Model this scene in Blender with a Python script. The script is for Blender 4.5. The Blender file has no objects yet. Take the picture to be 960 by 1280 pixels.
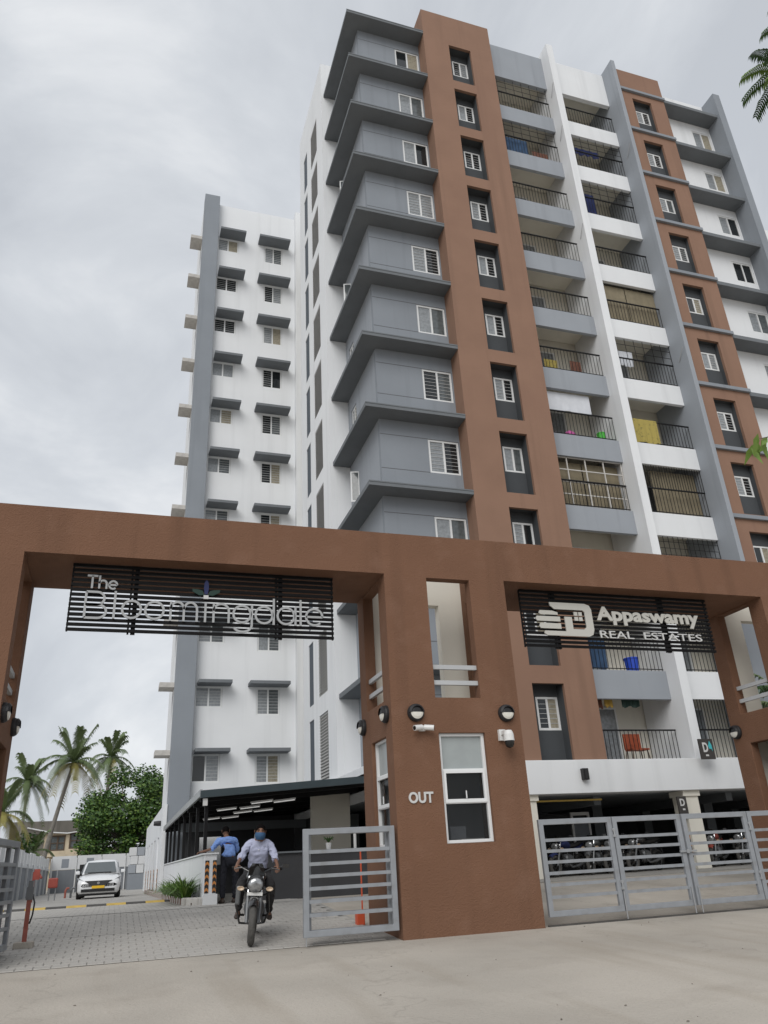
import bpy, bmesh, math, random
from mathutils import Vector, Matrix
random.seed(7)
PI = math.pi
S = bpy.context.scene
COL = S.collection

# ------------------------------------------------------------------ camera
cam_d = bpy.data.cameras.new('camera'); cam = bpy.data.objects.new('camera', cam_d); COL.objects.link(cam)
S.camera = cam
cam_d.sensor_fit = 'VERTICAL'; cam_d.sensor_height = 36.0; cam_d.lens = 961 / 1280 * 36
cam_d.clip_start = 0.05; cam_d.clip_end = 3000
CH = 1.04
_r = Vector((0.95138, -0.30382, -0.05065)); _u = Vector((-0.0826, -0.4101, 0.90829)); _f = Vector((0.29673, 0.85995, 0.41525))
cam.matrix_world = Matrix(((_r.x, _u.x, -_f.x, 0), (_r.y, _u.y, -_f.y, 0), (_r.z, _u.z, -_f.z, CH), (0, 0, 0, 1)))

# ------------------------------------------------------------------ world: overcast sky
SUN_EL, SUN_AZ = math.radians(38), math.radians(212)      # azimuth clockwise from +Y
W = bpy.data.worlds.new('World'); S.world = W; W.use_nodes = True
nt = W.node_tree; nt.nodes.clear()
out = nt.nodes.new('ShaderNodeOutputWorld'); bg = nt.nodes.new('ShaderNodeBackground')
sky = nt.nodes.new('ShaderNodeTexSky'); sky.sky_type = 'NISHITA'; sky.sun_disc = False
sky.sun_elevation = SUN_EL; sky.sun_rotation = SUN_AZ; sky.air_density = 1.0; sky.dust_density = 2.0
tc = nt.nodes.new('ShaderNodeTexCoord'); mp = nt.nodes.new('ShaderNodeMapping'); mp.inputs['Scale'].default_value = (1.0, 1.0, 1.7); mp.inputs['Location'].default_value = (0.35, 0.1, 0.6)
n1 = nt.nodes.new('ShaderNodeTexNoise'); n1.inputs['Scale'].default_value = 2.6; n1.inputs['Detail'].default_value = 7; n1.inputs['Roughness'].default_value = 0.55
n1.inputs['Distortion'].default_value = 0.4
cr = nt.nodes.new('ShaderNodeValToRGB')
cr.color_ramp.elements[0].position = 0.36; cr.color_ramp.elements[0].color = (5.65, 5.95, 6.4, 1)
cr.color_ramp.elements[1].position = 0.64; cr.color_ramp.elements[1].color = (8.7, 8.88, 9.1, 1)
e = cr.color_ramp.elements.new(0.5); e.color = (6.75, 7.05, 7.45, 1)
mx = nt.nodes.new('ShaderNodeMixRGB'); mx.inputs[0].default_value = 0.93
L = nt.links.new
L(tc.outputs['Generated'], mp.inputs['Vector']); L(mp.outputs[0], n1.inputs['Vector']); L(n1.outputs[0], cr.inputs[0])
L(sky.outputs[0], mx.inputs[1]); L(cr.outputs[0], mx.inputs[2]); L(mx.outputs[0], bg.inputs['Color']); L(bg.outputs[0], out.inputs['Surface'])
bg.inputs['Strength'].default_value = 0.085
sd = bpy.data.lights.new('sun', 'SUN'); sd.energy = 1.45; sd.angle = math.radians(40); sd.color = (1.0, 0.98, 0.95)
sun = bpy.data.objects.new('sun', sd); COL.objects.link(sun)
sv = Vector((math.sin(SUN_AZ) * math.cos(SUN_EL), math.cos(SUN_AZ) * math.cos(SUN_EL), math.sin(SUN_EL)))
sun.rotation_euler = sv.to_track_quat('Z', 'Y').to_euler(); sun.location = (0, 0, 60)
S.view_settings.view_transform = 'Standard'; S.view_settings.look = 'None'; S.view_settings.exposure = 0.27; S.view_settings.gamma = 1.0
S.render.engine = 'CYCLES'; S.cycles.max_bounces = 8; S.cycles.diffuse_bounces = 4
S.cycles.use_denoising = True

# ------------------------------------------------------------------ materials
MATS = {}
def mat(name, col, rough=0.7, var=0.0, vscale=3.0, bump=0.0, bscale=40.0, metal=0.0, spec=0.4, streak=0.0, dirt=None, dscale=1.2, damt=0.5, emit=None, estr=0.0, alpha=1.0, coat=0.0, cracks=False):
    m = bpy.data.materials.new(name); m.use_nodes = True; t = m.node_tree; b = t.nodes['Principled BSDF']
    b.inputs['Base Color'].default_value = (*col, 1); b.inputs['Roughness'].default_value = rough; b.inputs['Metallic'].default_value = metal
    b.inputs['Specular IOR Level'].default_value = spec; b.inputs['Alpha'].default_value = alpha
    if coat: b.inputs['Coat Weight'].default_value = coat; b.inputs['Coat Roughness'].default_value = 0.05
    if emit: b.inputs['Emission Color'].default_value = (*emit, 1); b.inputs['Emission Strength'].default_value = estr
    tcn = None
    def coord():
        nonlocal tcn
        if tcn is None: tcn = t.nodes.new('ShaderNodeTexCoord')
        return tcn.outputs['Object']
    cur = None
    def noise(scale, detail=4, vec=None, mscale=None):
        n = t.nodes.new('ShaderNodeTexNoise'); n.inputs['Scale'].default_value = scale; n.inputs['Detail'].default_value = detail
        v = coord()
        if mscale:
            mpn = t.nodes.new('ShaderNodeMapping'); mpn.inputs['Scale'].default_value = mscale; t.links.new(v, mpn.inputs[0]); v = mpn.outputs[0]
        t.links.new(v, n.inputs['Vector']); return n.outputs[0]
    def mulmix(fac_sock, lo, hi, colr):
        nonlocal cur
        rmp = t.nodes.new('ShaderNodeValToRGB'); rmp.color_ramp.elements[0].position = lo; rmp.color_ramp.elements[1].position = hi
        t.links.new(fac_sock, rmp.inputs[0])
        mxn = t.nodes.new('ShaderNodeMixRGB'); t.links.new(rmp.outputs[0], mxn.inputs[0])
        if cur is None: mxn.inputs[1].default_value = (*col, 1)
        else: t.links.new(cur, mxn.inputs[1])
        mxn.inputs[2].default_value = (*colr, 1); cur = mxn.outputs[0]
    if var: mulmix(noise(vscale), 0.35, 0.7, tuple(c * (1 - var) for c in col))
    if streak: mulmix(noise(1.0, 5, mscale=(2.2, 2.2, 0.10)), 0.54, 0.74, tuple(c * (1 - streak) for c in col))
    if dirt: mulmix(noise(dscale, 7), 0.55, 0.55 + 0.35 / max(damt, 0.1), dirt)
    if cur is not None: t.links.new(cur, b.inputs['Base Color'])
    if bump:
        bn = t.nodes.new('ShaderNodeBump'); bn.inputs['Strength'].default_value = bump; bn.inputs['Distance'].default_value = 0.02
        t.links.new(noise(bscale, 6), bn.inputs['Height']); t.links.new(bn.outputs[0], b.inputs['Normal'])
    if cracks:
        vo = t.nodes.new('ShaderNodeTexVoronoi'); vo.feature = 'DISTANCE_TO_EDGE'; vo.inputs['Scale'].default_value = 0.22
        nz = t.nodes.new('ShaderNodeTexNoise'); nz.inputs['Scale'].default_value = 1.4; nz.inputs['Detail'].default_value = 6
        ad = t.nodes.new('ShaderNodeVectorMath'); ad.operation = 'MULTIPLY_ADD'; ad.inputs[1].default_value = (1.6, 1.6, 1.6)
        t.links.new(coord(), nz.inputs['Vector']); t.links.new(nz.outputs[1], ad.inputs[0]); t.links.new(coord(), ad.inputs[2]); t.links.new(ad.outputs[0], vo.inputs['Vector'])
        rp_ = t.nodes.new('ShaderNodeValToRGB'); rp_.color_ramp.elements[0].position = 0.0; rp_.color_ramp.elements[1].position = 0.006
        rp_.color_ramp.elements[0].color = (1, 1, 1, 1); rp_.color_ramp.elements[1].color = (0, 0, 0, 1); t.links.new(vo.outputs['Distance'], rp_.inputs[0])
        mu = t.nodes.new('ShaderNodeMath'); mu.operation = 'MULTIPLY'; mu.inputs[1].default_value = 0.22; t.links.new(rp_.outputs[0], mu.inputs[0])
        mc = t.nodes.new('ShaderNodeMixRGB'); t.links.new(mu.outputs[0], mc.inputs[0]); t.links.new(cur, mc.inputs[1]); mc.inputs[2].default_value = (0.16, 0.14, 0.12, 1)
        sp = t.nodes.new('ShaderNodeTexNoise'); sp.inputs['Scale'].default_value = 55; sp.inputs['Detail'].default_value = 2; t.links.new(coord(), sp.inputs['Vector'])
        rs = t.nodes.new('ShaderNodeValToRGB'); rs.color_ramp.elements[0].position = 0.60; rs.color_ramp.elements[1].position = 0.72; t.links.new(sp.outputs[0], rs.inputs[0])
        ms = t.nodes.new('ShaderNodeMixRGB'); m2 = t.nodes.new('ShaderNodeMath'); m2.operation = 'MULTIPLY'; m2.inputs[1].default_value = 0.5; t.links.new(rs.outputs[0], m2.inputs[0])
        t.links.new(m2.outputs[0], ms.inputs[0]); t.links.new(mc.outputs[0], ms.inputs[1]); ms.inputs[2].default_value = (0.27, 0.25, 0.22, 1)
        tm = noise(1.0, 5, mscale=(1.5, .16, 1)); rt_ = t.nodes.new('ShaderNodeValToRGB'); rt_.color_ramp.elements[0].position = .55; rt_.color_ramp.elements[1].position = .75; t.links.new(tm, rt_.inputs[0])
        m3 = t.nodes.new('ShaderNodeMath'); m3.operation = 'MULTIPLY'; m3.inputs[1].default_value = 0.45; t.links.new(rt_.outputs[0], m3.inputs[0])
        mt = t.nodes.new('ShaderNodeMixRGB'); t.links.new(m3.outputs[0], mt.inputs[0]); t.links.new(ms.outputs[0], mt.inputs[1]); mt.inputs[2].default_value = (0.30, 0.255, 0.20, 1)
        t.links.new(mt.outputs[0], b.inputs['Base Color'])
    MATS[name] = m; return m
mat('brown', (0.265, 0.160, 0.113), 0.85, 0.10, 0.7, 0.15, 14, streak=0.16, spec=0.2, dirt=(0.25, 0.145, 0.106), dscale=0.35, damt=0.9)
mat('brown_gate', (0.188, 0.098, 0.060), 0.8, 0.10, 0.9, 0.8, 48, streak=0.22, spec=0.22, dirt=(0.225, 0.128, 0.086), dscale=2.4, damt=0.5)
mat('grey_wall', (0.25, 0.272, 0.30), 0.8, 0.08, 0.6, 0.08, 14, streak=0.16, spec=0.2)
mat('grey_pale', (0.315, 0.338, 0.37), 0.8, 0.07, 0.6, 0.08, 14, streak=0.16, spec=0.2)
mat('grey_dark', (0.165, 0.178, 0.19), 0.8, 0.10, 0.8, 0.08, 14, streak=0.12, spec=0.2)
mat('white_wall', (0.735, 0.75, 0.765), 0.75, 0.05, 0.5, 0.06, 14, streak=0.11, spec=0.25)
mat('cream', (0.74, 0.71, 0.63), 0.8, 0.08, 0.8, 0.06, 14, streak=0.1, spec=0.2)
mat('groove', (0.12, 0.125, 0.135), 0.9)
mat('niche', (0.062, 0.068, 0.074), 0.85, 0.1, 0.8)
mat('pvc', (0.72, 0.73, 0.73), 0.4, spec=0.5)
mat('glass_dark', (0.015, 0.018, 0.02), 0.06, spec=0.6)
mat('glass_pale', (0.29, 0.31, 0.325), 0.12, spec=0.6, var=0.3, vscale=9)
mat('glass_mid', (0.12, 0.135, 0.14), 0.08, spec=0.6, var=0.4, vscale=7)
mat('curtain', (0.34, 0.31, 0.24), 0.9, var=0.3, vscale=12)
mat('frost', (0.33, 0.36, 0.36), 0.25, spec=0.5, var=0.12, vscale=3)
mat('grille', (0.55, 0.56, 0.56), 0.5)
mat('black_metal', (0.008, 0.008, 0.009), 0.5, spec=0.25)
mat('sign_slat', (0.006, 0.0055, 0.006), 0.55, spec=0.15, var=0.3, vscale=5)
mat('gate_grey', (0.27, 0.285, 0.305), 0.42, 0.14, 5, 0.05, 60, spec=0.5, dirt=(0.2, 0.19, 0.175), dscale=5, damt=0.4)
mat('steel', (0.42, 0.43, 0.44), 0.35, metal=0.7)
mat('rail_grey', (0.45, 0.46, 0.47), 0.55, var=0.1)
mat('letter', (0.56, 0.56, 0.55), 0.35, spec=0.5)
mat('letter_grey', (0.36, 0.37, 0.375), 0.35, spec=0.5)
mat('letter_ivory', (0.50, 0.49, 0.45), 0.4)
mat('concrete', (0.475, 0.435, 0.38), 0.92, 0.20, 0.45, 0.5, 26, spec=0.15, dirt=(0.29, 0.255, 0.215), dscale=0.8, damt=0.9, cracks=True)
mat('paver', (0.45, 0.43, 0.40), 0.92, 0.16, 1.6, 0.3, 40, spec=0.15, dirt=(0.34, 0.32, 0.29), dscale=0.9, damt=0.7)
mat('paver_joint', (0.33, 0.315, 0.29), 0.95)
mat('asphalt', (0.41, 0.395, 0.37), 0.95, 0.2, 0.8, 0.4, 30, spec=0.15)
mat('floor_park', (0.33, 0.315, 0.29), 0.85, 0.15, 0.8)
mat('soil', (0.09, 0.065, 0.045), 0.95, 0.3, 6, 0.5, 30)
mat('roof_teal', (0.045, 0.065, 0.075), 0.45, 0.15, 2, spec=0.45)
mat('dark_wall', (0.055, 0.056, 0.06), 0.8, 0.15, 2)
mat('louver', (0.40, 0.395, 0.385), 0.75, 0.1, 3)
mat('slit', (0.085, 0.10, 0.118), 0.6, spec=0.15)
mat('lamp_black', (0.02, 0.02, 0.022), 0.5)
mat('lamp_white', (0.68, 0.66, 0.60), 0.35)
mat('cctv', (0.68, 0.68, 0.67), 0.4)
mat('glass_clear', (0.02, 0.022, 0.022), 0.05, spec=0.5, alpha=0.30)
mat('smoked', (0.01, 0.01, 0.01), 0.08, spec=0.6)
mat('tube_light', (0.9, 0.9, 0.9), 0.5, emit=(1, 1, 0.97), estr=0.25)
mat('chev_orange', (0.60, 0.24, 0.06), 0.6, 0.2, 8)
mat('chev_black', (0.025, 0.024, 0.024), 0.6)
mat('hump_yellow', (0.58, 0.40, 0.10), 0.8, 0.25, 5)
mat('hump_black', (0.085, 0.08, 0.075), 0.85, 0.3, 5)
mat('kerb_white', (0.55, 0.53, 0.50), 0.85, 0.2, 5)
mat('kerb_red', (0.17, 0.075, 0.05), 0.85, 0.25, 5)
mat('red_paint', (0.34, 0.07, 0.05), 0.5, 0.2, 6)
mat('red_pale', (0.36, 0.11, 0.08), 0.6, 0.3, 6)
mat('orange_plastic', (0.60, 0.10, 0.04), 0.5)
mat('leaf_a', (0.075, 0.15, 0.03), 0.5, 0.35, 1.2, spec=0.35)
mat('leaf_b', (0.038, 0.09, 0.02), 0.5, 0.35, 1.2, spec=0.35)
mat('leaf_light', (0.15, 0.24, 0.045), 0.5, 0.3, 2, spec=0.35)
mat('leaf_palm', (0.11, 0.155, 0.06), 0.5, 0.3, 1.5, spec=0.4)
mat('leaf_palm_yellow', (0.24, 0.215, 0.06), 0.6, 0.3, 1.5)
mat('leaf_lily', (0.15, 0.29, 0.045), 0.45, 0.35, 5, spec=0.4)
mat('bark', (0.16, 0.14, 0.115), 0.9, 0.3, 4, 0.5, 20)
mat('bark_palm', (0.21, 0.195, 0.175), 0.9, 0.25, 4, 0.4, 12)
mat('tyre', (0.022, 0.021, 0.02), 0.85, 0.3, 20, 0.4, 60)
mat('tyre_dusty', (0.10, 0.096, 0.09), 0.9, 0.35, 14, 0.5, 60)
mat('moto_black', (0.012, 0.012, 0.013), 0.22, spec=0.6, coat=0.5)
mat('moto_grey', (0.14, 0.145, 0.15), 0.4, metal=0.4)
mat('chrome', (0.62, 0.63, 0.64), 0.14, metal=1.0)
mat('lens_clear', (0.42, 0.43, 0.44), 0.15, spec=0.6, metal=0.55, var=0.6, vscale=14)
mat('lens_amber', (0.55, 0.42, 0.30), 0.2, spec=0.6)
mat('plate_white', (0.68, 0.68, 0.66), 0.5)
mat('plate_yellow', (0.72, 0.44, 0.02), 0.5)
mat('skin', (0.19, 0.098, 0.062), 0.55, 0.1, 20)
mat('hair', (0.006, 0.005, 0.005), 0.95, spec=0.05)
mat('mask_blue', (0.04, 0.10, 0.20), 0.8, 0.1, 20)
mat('shirt_pale', (0.43, 0.455, 0.60), 0.9, 0.12, 12, 1.0, 9)
mat('shirt_blue', (0.22, 0.36, 0.74), 0.9, 0.14, 10, 1.0, 8)
mat('trousers', (0.035, 0.034, 0.036), 0.85, 0.2, 10, 0.4, 14)
mat('trousers_navy', (0.012, 0.013, 0.02), 0.85, 0.2, 10, 0.4, 14)
mat('shoe', (0.045, 0.033, 0.027), 0.6)
mat('car_white', (0.74, 0.75, 0.76), 0.25, spec=0.5, coat=0.6)
mat('car_glass', (0.10, 0.115, 0.12), 0.05, spec=0.7)
mat('car_black', (0.014, 0.014, 0.015), 0.4)
mat('sheet_grey', (0.18, 0.195, 0.215), 0.6, 0.12, 1.2, streak=0.15)
mat('sheet_white', (0.62, 0.63, 0.64), 0.6, 0.08, 1.2, streak=0.12)
mat('house_cream', (0.56, 0.48, 0.36), 0.9, 0.2, 0.8, streak=0.25, dirt=(0.20, 0.17, 0.13), dscale=0.7, damt=0.6)
mat('house_dark', (0.17, 0.158, 0.14), 0.95, 0.3, 0.5, streak=0.45, dirt=(0.24, 0.22, 0.19), dscale=0.8, damt=0.4)
mat('wood_brown', (0.10, 0.07, 0.05), 0.7, 0.2, 3)
mat('cloth_blue', (0.05, 0.10, 0.19), 0.9, 0.3, 4)
mat('cloth_navy', (0.02, 0.03, 0.11), 0.9, 0.3, 4)
mat('cloth_white', (0.62, 0.64, 0.68), 0.9, 0.08, 4)
mat('cloth_pattern', (0.36, 0.29, 0.08), 0.9, dirt=(0.07, 0.08, 0.04), dscale=9, damt=1.2)
mat('cloth_pink', (0.55, 0.12, 0.35), 0.9, 0.3, 4)
mat('cloth_lilac', (0.34, 0.28, 0.42), 0.9, 0.3, 4)
mat('blind_brown', (0.235, 0.20, 0.135), 0.85, 0.2, 3, streak=0.2)
mat('plastic_green', (0.08, 0.48, 0.06), 0.5)
mat('plastic_blue', (0.02, 0.07, 0.50), 0.5)
mat('plastic_orange', (0.34, 0.075, 0.03), 0.7, 0.4, 6)
mat('sign_board', (0.04, 0.035, 0.032), 0.5)
mat('teal_mark', (0.05, 0.42, 0.46), 0.5)
mat('emblem_blue', (0.012, 0.02, 0.09), 0.5)
mat('emblem_green', (0.008, 0.035, 0.026), 0.5)

# ------------------------------------------------------------------ helpers
class MB:
    def __init__(s): s.v = []; s.f = []
    def quad(s, a, b, c, d):
        i = len(s.v); s.v += [tuple(a), tuple(b), tuple(c), tuple(d)]; s.f.append((i, i+1, i+2, i+3))
    def tri(s, a, b, c):
        i = len(s.v); s.v += [tuple(a), tuple(b), tuple(c)]; s.f.append((i, i+1, i+2))
    def box(s, x0, x1, y0, y1, z0, z1):
        i = len(s.v)
        s.v += [(x0,y0,z0),(x1,y0,z0),(x1,y1,z0),(x0,y1,z0),(x0,y0,z1),(x1,y0,z1),(x1,y1,z1),(x0,y1,z1)]
        s.f += [(i,i+3,i+2,i+1),(i+4,i+5,i+6,i+7),(i,i+1,i+5,i+4),(i+1,i+2,i+6,i+5),(i+2,i+3,i+7,i+6),(i+3,i,i+4,i+7)]
        return s
    def hexa(s, b4, t4):
        i = len(s.v); s.v += [tuple(p) for p in b4] + [tuple(p) for p in t4]
        s.f += [(i,i+3,i+2,i+1),(i+4,i+5,i+6,i+7),(i,i+1,i+5,i+4),(i+1,i+2,i+6,i+5),(i+2,i+3,i+7,i+6),(i+3,i,i+4,i+7)]
        return s
    def tube(s, pts, r, n=8, cap=True):
        pts = [Vector(p) for p in pts]; rs = r if isinstance(r, (list, tuple)) else [r]*len(pts)
        rings = []
        up0 = None
        for k, p in enumerate(pts):
            if k == 0: d = pts[1]-pts[0]
            elif k == len(pts)-1: d = pts[-1]-pts[-2]
            else: d = (pts[k+1]-pts[k]).normalized() + (pts[k]-pts[k-1]).normalized()
            d.normalize()
            if up0 is None: up0 = Vector((0,0,1)) if abs(d.z) < 0.9 else Vector((1,0,0))
            a = d.cross(up0).normalized(); b = a.cross(d).normalized(); up0 = b if b.length > 0.5 else up0
            i = len(s.v)
            for q in range(n):
                an = 2*PI*q/n; s.v.append(tuple(p + (a*math.cos(an)+b*math.sin(an))*rs[k]))
            rings.append(i)
        for k in range(len(rings)-1):
            for q in range(n):
                q2 = (q+1) % n; s.f.append((rings[k]+q, rings[k]+q2, rings[k+1]+q2, rings[k+1]+q))
        if cap:
            s.f.append(tuple(rings[0]+q for q in range(n))[::-1]); s.f.append(tuple(rings[-1]+q for q in range(n)))
        return s
    def lathe(s, prof, n=16, c=(0,0,0), axis='z', a0=0.0, a1=2*PI):
        rings = []; full = abs(a1-a0-2*PI) < 1e-6; m = n if full else n+1
        for (r, h) in prof:
            i = len(s.v)
            for q in range(m):
                an = a0+(a1-a0)*q/n; x, y = r*math.cos(an), r*math.sin(an)
                p = (x, y, h) if axis == 'z' else ((x, h, y) if axis == 'y' else (h, x, y))
                s.v.append((c[0]+p[0], c[1]+p[1], c[2]+p[2]))
            rings.append(i)
        for k in range(len(rings)-1):
            for q in range(n):
                q2 = (q+1) % m; s.f.append((rings[k]+q, rings[k]+q2, rings[k+1]+q2, rings[k+1]+q))
        return s
    def panel(s, axis, a0, a1, z0, z1, t0, t1, holes=()):
        A = sorted({a0, a1} | {min(max(h[i], a0), a1) for h in holes for i in (0, 1)})
        Z = sorted({z0, z1} | {min(max(h[i], z0), z1) for h in holes for i in (2, 3)})
        P = (lambda a, t, z: (a, t, z)) if axis == 'x' else (lambda a, t, z: (t, a, z))
        na, nz = len(A)-1, len(Z)-1
        def solid(i, j):
            if i < 0 or j < 0 or i >= na or j >= nz: return False
            ca, cz = (A[i]+A[i+1])/2, (Z[j]+Z[j+1])/2
            return not any(h[0] < ca < h[1] and h[2] < cz < h[3] for h in holes)
        for i in range(na):
            for j in range(nz):
                if not solid(i, j): continue
                b0, b1, c0, c1 = A[i], A[i+1], Z[j], Z[j+1]
                s.quad(P(b0,t0,c0), P(b1,t0,c0), P(b1,t0,c1), P(b0,t0,c1)); s.quad(P(b0,t1,c0), P(b0,t1,c1), P(b1,t1,c1), P(b1,t1,c0))
                if not solid(i-1, j): s.quad(P(b0,t0,c0), P(b0,t0,c1), P(b0,t1,c1), P(b0,t1,c0))
                if not solid(i+1, j): s.quad(P(b1,t0,c0), P(b1,t1,c0), P(b1,t1,c1), P(b1,t0,c1))
                if not solid(i, j-1): s.quad(P(b0,t0,c0), P(b0,t1,c0), P(b1,t1,c0), P(b1,t0,c0))
                if not solid(i, j+1): s.quad(P(b0,t0,c1), P(b1,t0,c1), P(b1,t1,c1), P(b0,t1,c1))
        return s
    def ribbon(s, pts, w, y0, y1, closed=False):
        """flat stroke of width w along 2-D points (x,z), extruded y0..y1"""
        n = len(pts); P = [Vector((p[0], p[1])) for p in pts]; Ls, Rs = [], []
        for k in range(n):
            if closed: a, b = P[k-1], P[(k+1) % n]
            else: a, b = P[max(k-1, 0)], P[min(k+1, n-1)]
            d = (b-a).normalized(); nn = Vector((-d.y, d.x))*w/2
            Ls.append(P[k]+nn); Rs.append(P[k]-nn)
        rng = range(n) if closed else range(n-1)
        for k in rng:
            k2 = (k+1) % n
            a, b, c, d = Ls[k], Ls[k2], Rs[k2], Rs[k]
            s.hexa([(a.x,y0,a.y),(b.x,y0,b.y),(c.x,y0,c.y),(d.x,y0,d.y)], [(a.x,y1,a.y),(b.x,y1,b.y),(c.x,y1,c.y),(d.x,y1,d.y)])
        return s
    def poly(s, pts, y0, y1):
        n = len(pts); i = len(s.v)
        s.v += [(p[0], y0, p[1]) for p in pts] + [(p[0], y1, p[1]) for p in pts]
        s.f.append(tuple(range(i, i+n))); s.f.append(tuple(range(i+n, i+2*n))[::-1])
        for k in range(n): k2 = (k+1) % n; s.f.append((i+k, i+k2, i+n+k2, i+n+k))
        return s
    def mesh(s, name, m, smooth=False, recalc=True, merge=False):
        me = bpy.data.meshes.new(name); me.from_pydata(s.v, [], s.f); me.update()
        if recalc or merge:
            bm = bmesh.new(); bm.from_mesh(me)
            if merge: bmesh.ops.remove_doubles(bm, verts=bm.verts, dist=1e-4)
            bmesh.ops.recalc_face_normals(bm, faces=bm.faces); bm.to_mesh(me); bm.free()
        me.materials.append(MATS[m] if isinstance(m, str) else m)
        if smooth: me.shade_smooth()
        return me

def root(name, label, cat, loc=(0,0,0), rz=0.0, group=None, rot=None):
    o = bpy.data.objects.new(name, None); COL.objects.link(o); o.empty_display_size = 0.2
    o.location = loc; o.rotation_euler = rot if rot else (0, 0, rz)
    return tag(o, label, cat, group)
def tag(o, label, cat, group=None):
    o['label'] = label; o['category'] = cat
    if group: o['group'] = group
    return o
def part(name, me, parent=None, loc=(0,0,0), rot=(0,0,0), w=False, bevel=0.0):
    """w=True: geometry given in world coordinates under an unrotated top-level root"""
    o = bpy.data.objects.new(name, me); COL.objects.link(o); o.location = loc; o.rotation_euler = rot
    if parent is not None:
        o.parent = parent
        if w: o.matrix_parent_inverse = Matrix.Translation(-parent.location)
    if bevel:
        b = o.modifiers.new('bevel', 'BEVEL'); b.width = bevel; b.segments = 2; b.limit_method = 'ANGLE'; b.angle_limit = 0.6
    return o
def struct(name, me, **k):
    o = part(name, me, **k); o['kind'] = 'structure'; return o
def copy_tree(o, parent=None):
    c = o.copy(); COL.objects.link(c)
    if parent is not None: c.parent = parent
    for ch in o.children: copy_tree(ch, c)
    return c
def text_mesh(txt, size, m, ext=0.01, offset=0.0, spacing=1.0, align='LEFT'):
    cu = bpy.data.curves.new('t', 'FONT'); cu.body = txt; cu.size = size; cu.extrude = ext; cu.offset = offset; cu.space_character = spacing; cu.align_x = align
    cu.resolution_u = 4
    o = bpy.data.objects.new('t', cu); COL.objects.link(o)
    dg = bpy.context.evaluated_depsgraph_get(); me = bpy.data.meshes.new_from_object(o.evaluated_get(dg))
    bpy.data.objects.remove(o); bpy.data.curves.remove(cu)
    me.materials.clear(); me.materials.append(MATS[m]); return me
def fit_text(me, x0, x1, z0, z1, y):
    """lay the text mesh upright in the plane y=const facing -Y, filling x0..x1, z0..z1"""
    xs = [v.co.x for v in me.vertices]; ys = [v.co.y for v in me.vertices]
    ax, bx, ay, by = min(xs), max(xs), min(ys), max(ys)
    for v in me.vertices:
        v.co = ((v.co.x-ax)/(bx-ax)*(x1-x0)+x0, y-v.co.z, (v.co.y-ay)/(by-ay)*(z1-z0)+z0)
    me.update(); return me

# ground profile: apron rises to the gate, entry ramp, then level yard
def gz(y):
    P = [(-400, -3.0), (-40, -0.9), (0, -0.46), (12.35, 0.0), (18.0, 0.40), (24, 0.38), (41, 0.29), (70, 0.25), (2500, 0.25)]
    for (a, za), (b, zb) in zip(P, P[1:]):
        if y <= b: return za+(zb-za)*(y-a)/(b-a)
    return 0.25

# ================================================================== SETTING
def sheet(x0, x1, ys, dz):
    b = MB()
    for a, c in zip(ys, ys[1:]): b.quad((x0, a, gz(a)+dz), (x1, a, gz(a)+dz), (x1, c, gz(c)+dz), (x0, c, gz(c)+dz))
    return b
struct('ground', sheet(-900, 1200, [-400, -40, 0, 12.35, 18, 24, 41, 70, 2500], 0).mesh('ground', 'concrete', merge=True))
drive = struct('driveway', sheet(-4.4, 4.13, [12.42, 18, 24, 41, 66], 0.005).mesh('driveway', 'paver_joint', merge=True))
struct('yard_road', sheet(-4.4, 6.4, [24.4, 41, 66], 0.010).mesh('yard_road', 'asphalt', merge=True))
# pavers on the ramp: the nearest 300 one by one, the rest joined
PW, PL, GAP = 0.22, 0.22, 0.010
pv = MB(); hw, hl, ch = (PW-GAP)/2, (PL-GAP)/2, 0.007
lo = [(-hw,-hl,0),(hw,-hl,0),(hw,hl,0),(-hw,hl,0)]; hi = [(-hw+ch,-hl+ch,0.010),(hw-ch,-hl+ch,0.010),(hw-ch,hl-ch,0.010),(-hw+ch,hl-ch,0.010)]
pv.hexa(lo, hi); pav_me = pv.mesh('paver', 'paver')
ramp = math.atan2(gz(18)-gz(12.42), 18-12.42)
spots = []
row = 0; y = 12.42+PL/2
while y < 24.3:
    x = -4.3+(PW/2 if row % 2 else 0)
    while x < 4.05:
        spots.append((x, y)); x += PW
    y += PL; row += 1
near = sorted([p for p in spots if p[0] > -1.55], key=lambda p: p[1])[:300]; nset = set(near)
rp = random.Random(3)
for (x, y) in near:
    part('paver', pav_me, drive, (x, y, gz(y)+0.006+rp.uniform(-.0015, .0015)), (ramp if y < 18 else 0, rp.uniform(-.004, .004), 0))
rest = MB()
for (x, y) in spots:
    if (x, y) in nset: continue
    z = gz(y)+0.006; sl = math.tan(ramp) if y < 18 else 0
    if y < 15: rest.hexa([(x+a, y+b, z+c+b*sl) for a, b, c in lo], [(x+a, y+b, z+c+b*sl) for a, b, c in hi])
    else: rest.quad(*[(x+a, y+b, z+.010+b*sl) for a, b, c in lo])
o = part('paver_field', rest.mesh('paver_field', 'paver', recalc=False), drive); o['kind'] = 'stuff'

# ================================================================== MAIN TOWER
FH, Z0 = 2.99, 3.37
def zk(k): return Z0+FH*k
N = 11
T = root('apartment_tower', 'tall apartment tower with brown towers, grey ledges and stacked balconies', 'building', (17, 21.1, 0.35))
def tp(name, mb, m, **k): return part(name, mb.mesh(name, m), T, w=True, **k)

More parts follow.
